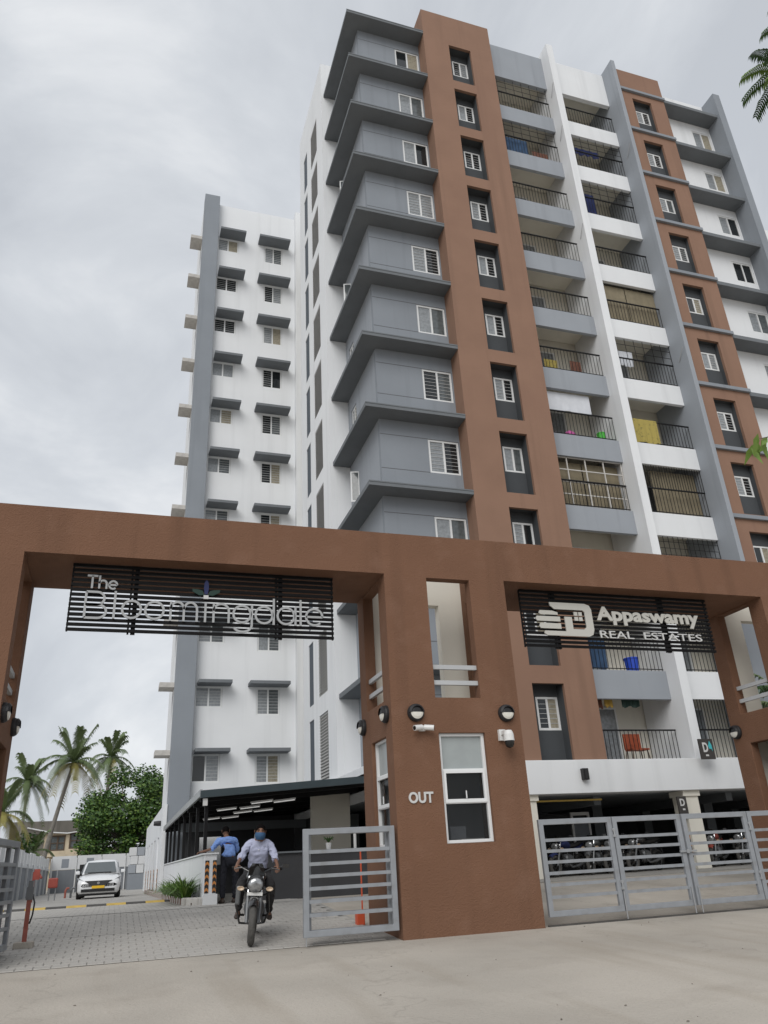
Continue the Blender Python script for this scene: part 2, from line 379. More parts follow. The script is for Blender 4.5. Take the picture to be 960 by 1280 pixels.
# windows -----------------------------------------------------------------
WIN = {}
def window_meshes(w, h):
    key = (w, h)
    if key in WIN: return WIN[key]
    f = MB(); t = 0.07
    f.panel('x', 0, w, 0, h, 0, 0.07, holes=[(t, w/2-t/2, t, h-t), (w/2+t/2, w-t, t, h-t)])
    sash = MB(); s = 0.035
    sash.panel('x', t, w/2+s, t, h-t, 0.012, 0.045, holes=[(t+s, w/2-s*0.2, t+s, h-t-s)])
    pane = MB(); pane.box(t, w/2-t/2, 0.03, 0.036, t, h-t)
    g = MB(); nb = max(6, int(h/0.15))
    for i in range(1, nb): g.box(t, w/2-t/2, 0.05, 0.062, t+(h-2*t)*i/nb-0.006, t+(h-2*t)*i/nb+0.006)
    WIN[key] = (f.mesh('window', 'pvc'), {m: pane.mesh('pane', m) for m in ('glass_dark', 'glass_pale', 'glass_mid', 'curtain')}, g.mesh('grille', 'grille'), w)
    return WIN[key]
rw = random.Random(11)
def add_window(parent, x, y, z, w, h, styles=None, rz=0.0, name='window', grilles=True):
    fm, pm, gm, ww = window_meshes(w, h)
    wo = part(name, fm, parent, (x, y, z), (0, 0, rz), w=True)
    st = styles or (rw.choice(['glass_pale', 'glass_dark', 'glass_pale', 'glass_pale']), rw.choice(['glass_dark', 'glass_dark', 'glass_mid', 'glass_dark', 'glass_mid', 'curtain', 'glass_pale']))
    off = ww/2-0.07/2
    part('pane', pm[st[0]], wo); part('pane', pm[st[1]], wo, (off, 0, 0))
    if grilles:
        if rw.random() < .75: part('grille', gm, wo, (0, -0.035, 0))
        if rw.random() < .8: part('grille', gm, wo, (off, -0.035, 0))
    return wo

# structural core (rooms behind the openings)
b = MB(); b.box(7.7, 27.3, 23.35, 34, zk(0)+0.03, zk(11)+0.4); tp('core_wall', b, 'cream')
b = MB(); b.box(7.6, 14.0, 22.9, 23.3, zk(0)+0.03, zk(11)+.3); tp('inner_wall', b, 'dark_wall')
# grey wing with ledges
GX0, GX1, GY = 7.53, 10.53, 21.8
holes = [(9.30, 10.48, zk(k)+FH*.30, zk(k)+FH*.745) for k in range(N)]
b = MB(); b.panel('x', GX0, GX1, zk(0), 37.05, GY, GY+.2, holes); tp('grey_wall', b, 'grey_wall')
sideh = [(24.45, 25.15, zk(k)+FH*.28, zk(k)+FH*.72) for k in range(N)]
b = MB(); b.panel('y', GY+.2, 25.6, zk(0), 37.05, GX0, GX0+.2, sideh); tp('side_wall', b, 'grey_pale')
for k in range(N):
    add_window(T, 9.31, GY+.03, zk(k)+FH*.30+.005, 1.16, FH*.445-.01, grilles=k < 8)
    wv = add_window(T, GX0+.04, 25.14, zk(k)+FH*.28+.005, 0.68, FH*.44-.01, rz=-PI/2)
    for f in (.745, .30):
        tp('groove', MB().box(GX0-.003, 9.3, GY-.004, GY, zk(k)+FH*f-.012, zk(k)+FH*f+.012), 'groove')
# open casement sashes on the side wall
for k in (3, 6, 8):
    b = MB(); b.panel('y', 0, .34, 0, 1.25, 0, .04, holes=[(.05, .29, .05, 1.2)])
    so = part('window_sash', b.mesh('window_sash', 'pvc'), T, (GX0+.02, 24.46, zk(k)+FH*.28+.03), (0, 0, 1.25), w=True)
    b = MB(); b.box(.015, .022, .05, .29, .05, 1.2); part('pane', b.mesh('pane', 'glass_mid'), so)
for k in range(1, N+1):
    b = MB(); b.box(6.83, 10.52, 21.1, 25.55, zk(k)-.17, zk(k)); b.box(6.815, 10.52, 21.085, 21.1, zk(k)-.05, zk(k)+.004)
    tp('ledge', b, 'grey_dark', bevel=.012)
# brown tower
nh = [(11.77, 12.88, zk(k)+.05, zk(k)+FH*.83) for k in range(N)]
b = MB(); b.panel('x', 10.52, 14.0, zk(0)+.1, 37.85, 21.1, 21.22, nh)
b.box(10.52, 10.72, 21.22, 23, zk(0)+.1, 37.85); b.box(13.8, 14.0, 21.22, 23.3, zk(0)+.1, 37.85)
tp('brown_tower_wall', b, 'brown', bevel=.01)
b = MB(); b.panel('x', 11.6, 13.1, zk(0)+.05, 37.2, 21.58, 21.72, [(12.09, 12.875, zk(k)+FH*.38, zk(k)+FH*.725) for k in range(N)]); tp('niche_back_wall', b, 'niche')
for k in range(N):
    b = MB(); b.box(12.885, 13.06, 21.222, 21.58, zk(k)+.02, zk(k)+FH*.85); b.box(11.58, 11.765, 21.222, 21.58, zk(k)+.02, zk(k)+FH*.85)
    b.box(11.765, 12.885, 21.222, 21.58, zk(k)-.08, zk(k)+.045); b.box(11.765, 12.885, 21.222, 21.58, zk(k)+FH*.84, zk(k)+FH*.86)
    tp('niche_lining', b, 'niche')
    add_window(T, 12.095, 21.60, zk(k)+FH*.38+.005, .775, FH*.345-.01)
# bay 1 balconies
def railing(w, h=1.08, n=None, dense=0.15):
    r = MB(); r.box(0, w, -.025, .025, h-.045, h); r.box(0, w, -.015, .015, .06, .085)
    n = n or int(w/dense)
    for i in range(n+1):
        x = .02+(w-.04)*i/n; r.box(x-.0075, x+.0075, -.0075, .0075, 0, h-.045)
    return r
rail1 = railing(3.19).mesh('railing', 'black_metal'); rail2 = railing(3.09).mesh('railing', 'black_metal')
def grille_mesh(w, h, nx, nz, thick=.008, m='black_metal'):
    g = MB()
    for i in range(nx+1): x = w*i/nx; g.box(x-thick, x+thick, -thick, thick, 0, h)
    for i in range(nz+1): z = h*i/nz; g.box(0, w, -thick*.8, thick*.8, z-thick, z+thick)
    return g.mesh('safety_grille', m)
gr_open = grille_mesh(3.09, 1.02, 7, 3); gr_dense = grille_mesh(3.09, 1.02, 26, 1); gr_wht = grille_mesh(3.15, 2.02, 4, 4, .02, 'kerb_white'); gr_sq = grille_mesh(3.09, 1.02, 14, 4)
door_me = MB().panel('x', 0, 1.75, 0, 2.15, 0, .06, holes=[(.06, .85, .06, 2.09), (.91, 1.69, .06, 2.09)]).mesh('balcony_door', 'pvc')
dp_me = MB().box(.06, 1.69, .02, .035, .06, 2.09).mesh('pane', 'glass_pale')
for k in range(1, N):
    b = MB(); b.box(14.003, 17.247, 21.7, 21.85, zk(k)-FH*.28, zk(k)+.11); tp('balcony_fascia', b, 'grey_pale', bevel=.01)
    b = MB(); b.box(14.003, 17.247, 21.85, 23.3, zk(k)-.16, zk(k)); tp('balcony_slab', b, 'cream')
for k in range(N):
    part('railing', rail1, T, (14.02, 21.78, zk(k)+.11), w=True)
    dd = part('balcony_door', door_me, T, (14.35, 23.27, zk(k)+.02), w=True); part('pane', dp_me, dd)
b = MB(); b.box(14.003, 17.247, 21.7, 21.9, zk(10)+FH*.72, 37.72); tp('parapet', b, 'grey_pale', bevel=.01)
b = MB(); b.box(14.003, 17.247, 21.9, 23.3, zk(11)-.2, zk(11)); tp('roof_slab', b, 'cream')
# white fin
b = MB(); b.box(17.25, 17.6, 21.1, 23.3, zk(0)+.19, 38.05); tp('white_fin', b, 'white_wall', bevel=.012)
# bay 2
for k in range(1, N):
    b = MB(); b.box(17.603, 20.74, 21.6, 21.75, zk(k)-FH*.28, zk(k)+.1); tp('balcony_fascia', b, 'white_wall', bevel=.01)
    b = MB(); b.box(17.603, 20.74, 21.75, 23.3, zk(k)-.16, zk(k)); tp('balcony_slab', b, 'cream')
for k in range(N):
    part('railing', rail2, T, (17.63, 21.67, zk(k)+.1), w=True)
    dd = part('balcony_door', door_me, T, (18.0, 23.27, zk(k)+.02), w=True); part('pane', dp_me, dd)
b = MB(); b.box(17.603, 20.74, 21.6, 21.8, zk(10)+FH*.68, 37.6); tp('parapet', b, 'white_wall', bevel=.01)
b = MB(); b.box(17.603, 20.74, 21.8, 23.3, zk(11)-.2, zk(11)); tp('roof_slab', b, 'cream')
for k, me in ((9, gr_open), (8, gr_open), (5, gr_open), (3, gr_dense), (2, gr_sq), (0, gr_dense), (1, gr_dense)):
    part('safety_grille', me, T, (17.63, 21.67, zk(k)+1.18), w=True)
for k, me in ((10, gr_open), (9, gr_open)):
    part('safety_grille', me, T, (14.05, 21.78, zk(k)+1.19), w=True)
part('safety_grille', gr_wht, T, (14.04, 21.82, zk(3)+.12), w=True)
# grey fin
b = MB(); b.box(20.745, 20.95, 20.78, 23.3, zk(0)+.19, 37.75); tp('grey_fin', b, 'grey_pale', bevel=.012)
# brown bay with niches and trims
nh = [(21.81, 22.93, zk(k)+.14, zk(k)+FH*.80) for k in range(N)]
b = MB(); b.panel('x', 20.952, 23.8, zk(0)+.19, 37.68, 21.1, 21.22, nh); b.box(23.6, 23.8, 21.22, 23.3, zk(0)+.19, 37.68); tp('brown_bay_wall', b, 'brown', bevel=.01)
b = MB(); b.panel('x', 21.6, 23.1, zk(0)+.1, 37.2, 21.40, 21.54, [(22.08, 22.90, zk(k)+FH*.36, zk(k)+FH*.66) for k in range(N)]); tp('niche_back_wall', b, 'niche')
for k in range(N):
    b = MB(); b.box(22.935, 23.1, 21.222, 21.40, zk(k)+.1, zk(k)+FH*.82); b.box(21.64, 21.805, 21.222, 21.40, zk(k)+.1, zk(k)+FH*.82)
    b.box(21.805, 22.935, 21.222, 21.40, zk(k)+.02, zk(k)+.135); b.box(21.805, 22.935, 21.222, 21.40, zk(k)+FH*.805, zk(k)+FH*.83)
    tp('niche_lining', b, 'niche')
    add_window(T, 22.085, 21.42, zk(k)+FH*.36+.005, .81, FH*.30-.01)
    if k:
        b = MB(); b.box(20.952, 23.8, 20.98, 21.098, zk(k)-.10, zk(k)+.06); tp('trim_band', b, 'grey_wall', bevel=.008)
b = MB(); b.box(20.952, 23.8, 20.98, 21.098, zk(11)-.2, zk(11)-.04); tp('trim_band', b, 'grey_wall', bevel=.008)
# white bay with ledges
wh = [(25.95, 27.12, zk(k)+FH*.36, zk(k)+FH*.77) for k in range(N)]
b = MB(); b.panel('x', 23.8, 27.2, zk(0)+.19, 37.75, 21.85, 22.05, wh); tp('white_bay_wall', b, 'white_wall')
for k in range(N):
    add_window(T, 25.96, 21.87, zk(k)+FH*.36+.005, 1.15, FH*.41-.01, grilles=k in (1, 3, 4))
for k in range(1, N+1):
    b = MB(); b.box(23.803, 27.198, 21.1, 21.85, zk(k)-.2, zk(k)); tp('ledge', b, 'grey_dark', bevel=.012)
b = MB(); b.box(27.2, 27.62, 20.95, 23.3, zk(0)+.19, 37.75); tp('grey_fin', b, 'grey_wall', bevel=.012)
# podium fascia and slab
b = MB(); b.box(6.45, 30, 21.095, 34, 2.64, 3.36); b.box(10.0, 30, 21.0, 21.3, 2.62, 3.56); b.box(6.45, 10.0, 21.0, 21.3, 2.62, 3.56); b.box(6.45, 6.7, 21.3, 34, 2.9, 3.56)
tp('podium_fascia', b, 'white_wall', bevel=.012)
# louvred stair block on the side
lh = []
for k in range(-1, N+1):
    lh += [(28.85, 29.65, zk(k)+FH*.10, zk(k)+FH*.915), (26.68, 28.0, zk(k)+FH*.12, zk(k)+FH*.895)]
lh = [h for h in lh if h[3] < 38.2 and h[2] > 3.3]
b = MB(); b.panel('y', 25.56, 30.6, 2.6, 38.6, 6.72, 6.95, lh); b.box(6.95, 8.2, 25.56, 25.8, 2.6, 38.6); b.box(6.95, 8.2, 30.36, 30.6, 2.6, 38.6)
tp('stair_block_wall', b, 'white_wall', bevel=.01)
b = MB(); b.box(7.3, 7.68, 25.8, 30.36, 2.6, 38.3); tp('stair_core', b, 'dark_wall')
sl = MB(); sl.box(0, .04, 0, .8, 0, FH*.815)
lv = MB()
for i in range(22):
    z = i*FH*.775/22; lv.hexa([(0, 0, z), (.05, 0, z+.07), (.05, 1.32, z+.07), (0, 1.32, z)], [(0, 0, z+.03), (.05, 0, z+.10), (.05, 1.32, z+.10), (0, 1.32, z+.03)])
lvb_me = MB().box(0, .05, 0, 1.32, 0, FH*.775).mesh('louvre_backing', 'louver')
sl_me, lv_me = sl.mesh('slit_window', 'slit'), lv.mesh('louvre', 'louver')
for h in lh:
    if h[0] > 28.5: part('slit_window', sl_me, T, (6.75, 28.85, h[2]), w=True)
    else:
        part('louvre', lv_me, T, (6.73, 26.68, h[2]), w=True); part('louvre_backing', lvb_me, T, (6.79, 26.68, h[2]), w=True)
b = MB(); b.box(7.45, 7.69, 30.62, 34, 2.6, 37.6); tp('rear_wall', b, 'white_wall')
# parking level beneath
struct('parking_floor', MB().box(6.42, 30, 19.2, 34, .2, .42).mesh('parking_floor', 'floor_park'))
b = MB(); b.box(6.45, 30, 33.6, 33.9, .42, 2.63); b.box(6.45, 6.65, 24, 33.6, .42, 2.63); tp('parking_enclosure', b, 'dark_wall')
for i, x in enumerate((7.2, 10.95, 16.55, 21.5, 26.2)):
    b = MB(); b.box(x, x+.5, 21.15, 21.75, .42, 2.62); b.box(x-.06, x+.56, 21.1, 21.8, 2.45, 2.62); c_ = tp('parking_column', b, 'cream', bevel=.012)
    for yy in (26.5, 30.5): tp('parking_column', MB().box(x+.05, x+.45, yy, yy+.5, .42, 2.63), 'grey_dark')  # inner columns get a darker colour that carries the interior shade
    for dx, yy in ((-.006, 21.3), ):
        for j in range(7):
            b = MB(); b.box(x-.012, x-.002, 21.25, 21.65, .75+j*.1, .85+j*.1); tp('chevron_stripe', b, 'chev_orange' if j % 2 else 'chev_black')
for x in (9, 14, 19, 24): tp('ceiling_beam', MB().box(x, x+.25, 22.2, 33.6, 2.35, 2.6), 'grey_dark')  # beams coloured dark to stand for the dim parking level
tp('parking_ceiling_shade', MB().box(6.5, 29.9, 22.0, 33.6, 2.6, 2.637), 'grey_dark')  # dark sheet below the white slab, shade put into its colour
tp('parking_enclosure', MB().box(29.7, 29.95, 22, 33.6, .42, 2.59), 'dark_wall')  # added side wall, keeps daylight from flooding the parking level
tp('parking_enclosure', MB().box(10.2, 16.0, 26.2, 26.4, .42, 2.34), 'dark_wall')
b = MB(); b.tube([(11.6, 21.6, 2.47), (13.9, 21.6, 2.47)], .025, 8); tp('service_pipe', b, 'hump_yellow')

# ================================================================== LEFT WING
Wg = root('apartment_wing', 'white rear apartment wing with grey corner pilaster and small shaded windows', 'building', (4.6, 36, .3))
def wp(name, mb, m, **k): return part(name, mb.mesh(name, m), Wg, w=True, **k)
wl = [(2.86, 4.10, zk(k)+FH*.50, zk(k)+FH*.82) for k in range(N)]; wr = [(5.66, 6.76, zk(k)+FH*.39, zk(k)+FH*.81) for k in range(N)]
wl[0] = (2.86, 4.10, zk(0)+FH*.42, zk(0)+FH*.82)
b = MB(); b.panel('x', 2.4, 7.5, .25, 38.35, 36, 36.2, wl+wr); b.box(7.5, 7.9, 35.6, 44, .25, 38.6); wp('facade_wall', b, 'white_wall')
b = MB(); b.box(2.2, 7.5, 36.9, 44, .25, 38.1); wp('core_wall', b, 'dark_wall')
b = MB(); b.box(1.95, 2.83, 35.5, 36.2, .25, 38.55); wp('pilaster', b, 'grey_wall', bevel=.012)
b = MB(); b.panel('y', 36.2, 40.6, .25, 38.4, 1.97, 2.2, [(37.0, 37.6, zk(k)+FH*.35, zk(k)+FH*.80) for k in range(N)]); wp('side_wall', b, 'white_wall')
sh_r = MB().box(0, 1.86, 0, .8, 0, .15).mesh('sunshade', 'grey_dark'); sh_l = MB().box(0, 1.5, 0, .8, 0, .15).mesh('sunshade', 'grey_dark')
sh_s = MB().box(0, .66, 0, 1.0, 0, .22).mesh('side_sunshade', 'kerb_white'); wside = MB().box(0, .05, 0, .6, 0, FH*.45).mesh('side_window', 'slit')
for k in range(N):
    part('sunshade', sh_r, Wg, (5.26, 35.2, zk(k)+FH*.82), w=True, bevel=.01); part('sunshade', sh_l, Wg, (2.95, 35.2, zk(k)+FH*.825), w=True, bevel=.01)
    a = wl[k]; add_window(Wg, a[0]+.005, 36.04, a[2]+.005, 1.23, a[3]-a[2]-.01)
    a = wr[k]; add_window(Wg, a[0]+.005, 36.04, a[2]+.005, 1.09, a[3]-a[2]-.01)
    part('side_sunshade', sh_s, Wg, (1.31, 36.4, zk(k)+FH*.83), w=True); part('side_window', wside, Wg, (2.05, 37.0, zk(k)+FH*.35), w=True)
# low white annex wall along the yard road
A = root('annex_wall', 'low white side wall with tall openings at the foot of the rear wing', 'wall', (2, 44, .3))
b = MB(); b.panel('y', 35.45, 54, .25, 3.75, 1.80, 1.945, [(38+i*3.2, 39.2+i*3.2, .25, 2.6) for i in range(5)]); part('wall', b.mesh('wall', 'white_wall'), A, w=True)
for i in range(5):
    b = MB(); b.box(1.79, 1.799, 37.2+i*3.2, 37.6+i*3.2, .3, 1.3); q = part('chevron_panel', b.mesh('chevron_panel', 'chev_black'), A, w=True)
    for j in range(5):
        b = MB(); z = .35+j*.2; b.hexa([(1.783, 37.2+i*3.2, z), (1.788, 37.2+i*3.2, z), (1.788, 37.6+i*3.2, z+.1), (1.783, 37.6+i*3.2, z+.1)], [(1.783, 37.2+i*3.2, z+.09), (1.788, 37.2+i*3.2, z+.09), (1.788, 37.6+i*3.2, z+.19), (1.783, 37.6+i*3.2, z+.19)])
        part('stripe', b.mesh('stripe', 'chev_orange'), q)
o = MB().lathe([(.001, 0), (.09, 0), (.11, .2), (.11, .3), (.001, .3)], 10, axis='x').mesh('flood_lamp', 'lamp_black')
tag(part('flood_lamp', o, None, (1.5, 37.0, 3.1)), 'small black flood lamp on the low white annex wall', 'lamp')

# neighbouring white tower at the right edge
R2 = root('neighbour_tower', 'white neighbouring tower peeking in at the right edge', 'building', (40, 30, .3))
b = MB(); b.panel('x', 36.8, 48, .3, 37.8, 28.4, 28.6, [(38+i*3.2, 39.2+i*3.2, zk(k)+1, zk(k)+2.2) for i in range(3) for k in range(N)]); b.box(36.8, 48, 28.9, 40, .3, 37.5); b.box(36.8, 37, 28.6, 28.9, .3, 37.8)
part('wall', b.mesh('wall', 'white_wall'), R2, w=True)
b = MB(); b.box(36.85, 48, 28.62, 28.88, 37.2, 37.75); part('roof_parapet', b.mesh('roof_parapet', 'white_wall'), R2, w=True)
for k in range(N): 
    for i in range(3): add_window(R2, 38.01+i*3.2, 28.42, zk(k)+1.005, 1.18, 1.19, grilles=False)

# ================================================================== GATEWAY
GY0, GY1, BZ0, BZ1 = 12.22, 13.96, 5.73, 6.52
Gt = root('entrance_gateway', 'brown plastered entrance gateway with tall beam over two gates and guard cabin', 'gateway', (5.3, 13.1, 0))
def gp(name, mb, m='brown_gate', **k): return part(name, mb.mesh(name, m, merge=True), Gt, w=True, **k)
gp('beam', MB().box(-1.72, 4.15, GY0, GY1, BZ0, BZ1))
gp('beam', MB().box(6.5, 12.47, GY0, GY1, BZ0, BZ1))
SL = (3.55, 5.70)
def pylon(x0, x1, lslot=True, rslot=True, cabin=False):
    fh = [(x0+.8, x0+1.64, *SL)]; lh_ = [(12.62, 13.57, *SL)] if lslot else []; rh_ = [(12.62, 13.57, *SL)] if rslot else []
    fw = (x0+.81, x0+1.65, 1.27, 2.97); sw = (12.58, 13.38, 1.27, 2.96)
    if cabin: fh.append(fw); lh_.append(sw)
    elif rslot or lslot:
        lh_ = lh_+[(12.62, 13.50, .75, 2.94)] if lslot else lh_; rh_ = rh_+[(12.62, 13.50, .75, 2.94)] if rslot else rh_
    gp('front_wall', MB().panel('x', x0, x1, -.1, BZ1, GY0, GY0+.2, fh))
    gp('rear_wall', MB().panel('x', x0+.2, x1-.2, -.1, BZ1, GY1-.2, GY1, [(x0+.8, x0+1.64, *SL)]), 'cream')
    gp('side_wall', MB().panel('y', GY0+.2, GY1, -.1, BZ1, x0, x0+.2, lh_), bevel=.012)
    gp('side_wall', MB().panel('y', GY0+.2, GY1, -.1, BZ1, x1-.2, x1, rh_), bevel=.012)
    gp('floor_slab', MB().box(x0+.2, x1-.2, GY0+.2, GY1-.2, 3.2, 3.4), 'cream')
    for z in (3.78, 4.05):
        gp('safety_rail', MB().box(x0+.76, x0+1.72, GY0+.05, GY0+.11, z, z+.075), 'rail_grey')
        if lslot: gp('safety_rail', MB().box(x0+.05, x0+.11, 12.6, 13.6, z, z+.075), 'rail_grey')
        if rslot: gp('safety_rail', MB().box(x1-.11, x1-.05, 12.6, 13.6, z, z+.075), 'rail_grey')
pylon(4.15, 6.5, True, True, True)
pylon(12.47, 14.85, True, False)
pylon(-4.1, -1.72, False, True)
# cabin windows: three stacked lights
def cabin_window(w, loc, rz):
    zs = [0, .595, 1.085, 1.66]
    f = MB().panel('x', 0, w, 0, 1.69, 0, .07, holes=[(.05, w-.05, .045, .585), (.05, w-.05, .645, 1.065), (.05, w-.05, 1.125, 1.645)])
    wo = part('cabin_window', f.mesh('cabin_window', 'pvc', merge=True), Gt, loc, (0, 0, rz), w=True)
    part('sash', MB().panel('x', .045, w-.045, .60, 1.10, -.015, .03, holes=[(.085, w-.085, .655, 1.055)]).mesh('sash', 'pvc'), wo)
    part('pane', MB().box(.05, w-.05, .045, .052, 1.125, 1.645).mesh('pane', 'frost'), wo)
    part('pane', MB().box(.08, w-.08, .04, .047, .645, 1.065).mesh('pane', 'glass_clear'), wo)
    part('pane', MB().box(.05, w-.05, .045, .052, .045, .585).mesh('pane', 'glass_clear'), wo)
    part('handle', MB().box(w/2-.008, w/2+.008, -.03, -.015, .66, .78).mesh('handle', 'pvc'), wo)
cabin_window(.83, (4.965, GY0+.06, 1.275), 0)
cabin_window(.79, (4.21, 13.375, 1.275), -PI/2)
# things inside the cabin
dk = root('cabin_desk', 'desk with papers inside the guard cabin, seen through its window', 'desk', (5.3, 12.75, 0))
part('top', MB().box(4.4, 6.25, 12.5, 13.0, 1.22, 1.26).mesh('top', 'wood_brown'), dk, w=True)
for x in (4.45, 6.15): part('leg', MB().box(x, x+.05, 12.55, 12.95, 0, 1.22).mesh('leg', 'wood_brown'), dk, w=True)
tag(part('paper_stack', MB().box(5.35, 5.75, 12.55, 12.8, 1.262, 1.34).mesh('paper_stack', 'cctv')), 'stack of papers on the desk behind the cabin window', 'papers')
mo = root('monitor', 'small monitor standing on the guard cabin desk', 'monitor', (5.42, 12.85, 1.262))
part('screen', MB().box(-.14, .14, -.02, .02, .08, .28).mesh('screen', 'grey_pale'), mo); part('stand', MB().box(-.05, .05, -.04, .04, 0, .08).mesh('stand', 'car_black'), mo)
gp('cabin_lining', MB().box(4.36, 6.29, 13.70, 13.75, 0, 3.19), 'grey_pale')
# OUT lettering on the cabin wall
part('lettering', fit_text(text_mesh('OUT', .25, 'letter', .012, .008), 4.36, 4.78, 1.88, 2.05, GY0-.008), Gt, w=True)

# wall lamps
lh_me = MB().lathe([(.001, -.10), (.07, -.10), (.125, -.075), (.145, -.04), (.145, 0), (.001, 0)], 24, axis='y').mesh('housing', 'lamp_black', smooth=False)
ld_me = MB().lathe([(.001, -.112), (.075, -.105), (.108, -.09), (.108, -.06)], 16, axis='y', a0=PI, a1=2*PI).mesh('diffuser', 'lamp_white')
def wall_lamp(loc, rz, label):
    r_ = root('wall_lamp', label, 'lamp', loc, rz, 'round bulkhead lamps on the gateway')
    part('housing', lh_me, r_); part('diffuser', ld_me, r_)
    part('eyelid', MB().lathe([(.10, -.118), (.135, -.085), (.135, -.05)], 16, axis='y', a0=0, a1=PI).mesh('eyelid', 'lamp_black'), r_)
wall_lamp((4.57, GY0-.002, 3.29), 0, 'round black bulkhead lamp on cabin front above the bullet cameras')
wall_lamp((6.23, GY0-.002, 3.29), 0, 'round black bulkhead lamp on cabin front above the dome camera')
wall_lamp((4.148, 12.47, 3.31), -PI/2, 'round black bulkhead lamp on cabin side near the front corner')
wall_lamp((4.148, 13.80, 3.31), -PI/2, 'round black bulkhead lamp at the rear edge of the cabin side')
wall_lamp((12.468, 13.80, 3.21), -PI/2, 'round black bulkhead lamp on the right gateway pillar')
wall_lamp((-1.718, 12.47, 3.31), PI/2, 'round black bulkhead lamp on left pillar, nearer the front')
wall_lamp((-1.718, 13.72, 3.31), PI/2, 'round black bulkhead lamp on left pillar, at its rear edge')
# bullet camera pair
r_ = root('bullet_camera', 'white twin bullet security camera under the lamp, left of the cabin window', 'camera', (4.66, GY0, 3.02))
part('bracket', MB().box(-.05, .05, -.05, 0, -.03, .06).mesh('bracket', 'cctv'), r_)
for dx, ang in ((-.1, -1.2), (.1, 1.1)):
    a = Vector((math.sin(ang), -math.cos(ang), -.12)).normalized()
    p0 = Vector((dx*.5, -.09, .02)); bo = part('camera_body', MB().tube([p0-a*.03, p0+a*.13], .045, 12).mesh('camera_body', 'cctv', smooth=False), r_)
    part('lens', MB().tube([p0+a*.131, p0+a*.136], .034, 12).mesh('lens', 'smoked'), bo)
# dome camera
r_ = root('dome_camera', 'white dome security camera with dark globe right of the cabin window', 'camera', (6.13, GY0, 2.85))
part('bracket', MB().box(-.09, .02, -.06, 0, -.02, .16).box(-.06, .0, -.20, -.06, .07, .13).mesh('bracket', 'cctv'), r_)
part('shroud', MB().lathe([(.001, .13), (.06, .12), (.085, .06), (.09, -.05), (.001, -.05)], 16, c=(.0, -.22, 0)).mesh('shroud', 'cctv', smooth=False), r_)
part('globe', MB().lathe([(.08, -.05), (.08, -.10), (.055, -.15), (.001, -.17)], 16, c=(.0, -.22, 0)).mesh('globe', 'smoked', smooth=True), r_)

# ------------------------------------------------------------------ slatted name boards
SY = 12.6
def slat_board(x0, x1, z0, z1, label, posts):
    r_ = root('slatted_sign', label, 'sign', ((x0+x1)/2, SY, z0), group='slatted name boards under the gateway beam')
    n = 14; st = (z1-z0-.04)/(n-1)
    me = MB().box(x0, x1, -.022, .022, 0, .046).mesh('slat', 'sign_slat')
    for i in range(n): part('slat', me, r_, (0, SY, z0+st*i), w=True)
    pm = MB().box(-.035, .035, .024, .075, -.02, z1-z0+.04).box(-.09, -.06, .024, .06, -.02, z1-z0+.04).mesh('post', 'black_metal')
    for x in posts: part('post', pm, r_, (x, SY, z0), w=True)
    em = MB().box(-.012, .012, .0225, .05, -.005, z1-z0).mesh('end_bar', 'black_metal')
    for x in (x0+.012, x1-.012): part('end_bar', em, r_, (x, SY, z0), w=True)
    return r_
s1 = slat_board(-1.02, 3.30, 4.60, 5.71, 'black slatted board reading The Bloomingdale over the entry lane', (-.02, 2.37))
s2 = slat_board(7.0, 11.33, 4.60, 5.71, 'black slatted board reading Appaswamy Real Estates over the closed gate', (7.75, 10.25))
LY0, LY1 = SY-.075, SY-.05
def arc(cx, cz, rx, rz_, a0, a1, n=20): return [(cx+rx*math.cos(math.radians(a0+(a1-a0)*i/n)), cz+rz_*math.sin(math.radians(a0+(a1-a0)*i/n))) for i in range(n+1)]
def letter(strokes, parent, m='letter_grey', w=.036):
    b = MB()
    for st in strokes:
        cl = st[0] == 'c'; b.ribbon(st[1], w, LY0, LY1, closed=cl)
    return part('letter', b.mesh('letter', m), parent, w=True)
bl, xr, hh = 4.80, .165, .43
def O(cx): return ('c', arc(cx, bl+xr, xr-.02, xr-.02, 0, 342, 19))
def ln(*p): return ('l', list(p))
letter([ln((-.77, bl), (-.77, bl+hh)), ('l', [(-.77, bl+hh)]+arc(-.60, bl+.325, .11, .105, 90, -90, 10)+[(-.77, bl+.22)]), ('l', [(-.77, bl+.22)]+arc(-.575, bl+.11, .125, .11, 90, -90, 10)+[(-.77, bl)])], s1)
letter([ln((-.33, bl), (-.33, bl+hh+.03))], s1)
letter([O(-.065)], s1); letter([O(.29)], s1)
letter([ln((.545, bl), (.545, bl+.33)), ('l', arc(.65, bl+.20, .105, .125, 180, 0, 12)+[(.755, bl)]), ('l', arc(.86, bl+.20, .105, .125, 180, 0, 12)+[(.965, bl)])], s1)
letter([ln((1.10, bl), (1.10, bl+.33))], s1)
letter([ln((1.235, bl), (1.235, bl+.33)), ('l', arc(1.36, bl+.20, .125, .125, 180, 0, 12)+[(1.485, bl)])], s1)
letter([O(1.705), ('l', [(1.87, bl+.33), (1.87, bl-.02)]+arc(1.715, bl-.02, .155, .12, 0, -150, 12))], s1)
letter([O(2.075), ln((2.24, bl), (2.24, bl+hh+.03))], s1)
letter([O(2.45), ln((2.615, bl), (2.615, bl+.33))], s1)
letter([ln((2.705, bl), (2.705, bl+hh+.03))], s1)
letter([ln((2.80, bl+.165), (3.09, bl+.165)), ('l', arc(2.945, bl+.165, .145, .145, 0, 315, 18))], s1)
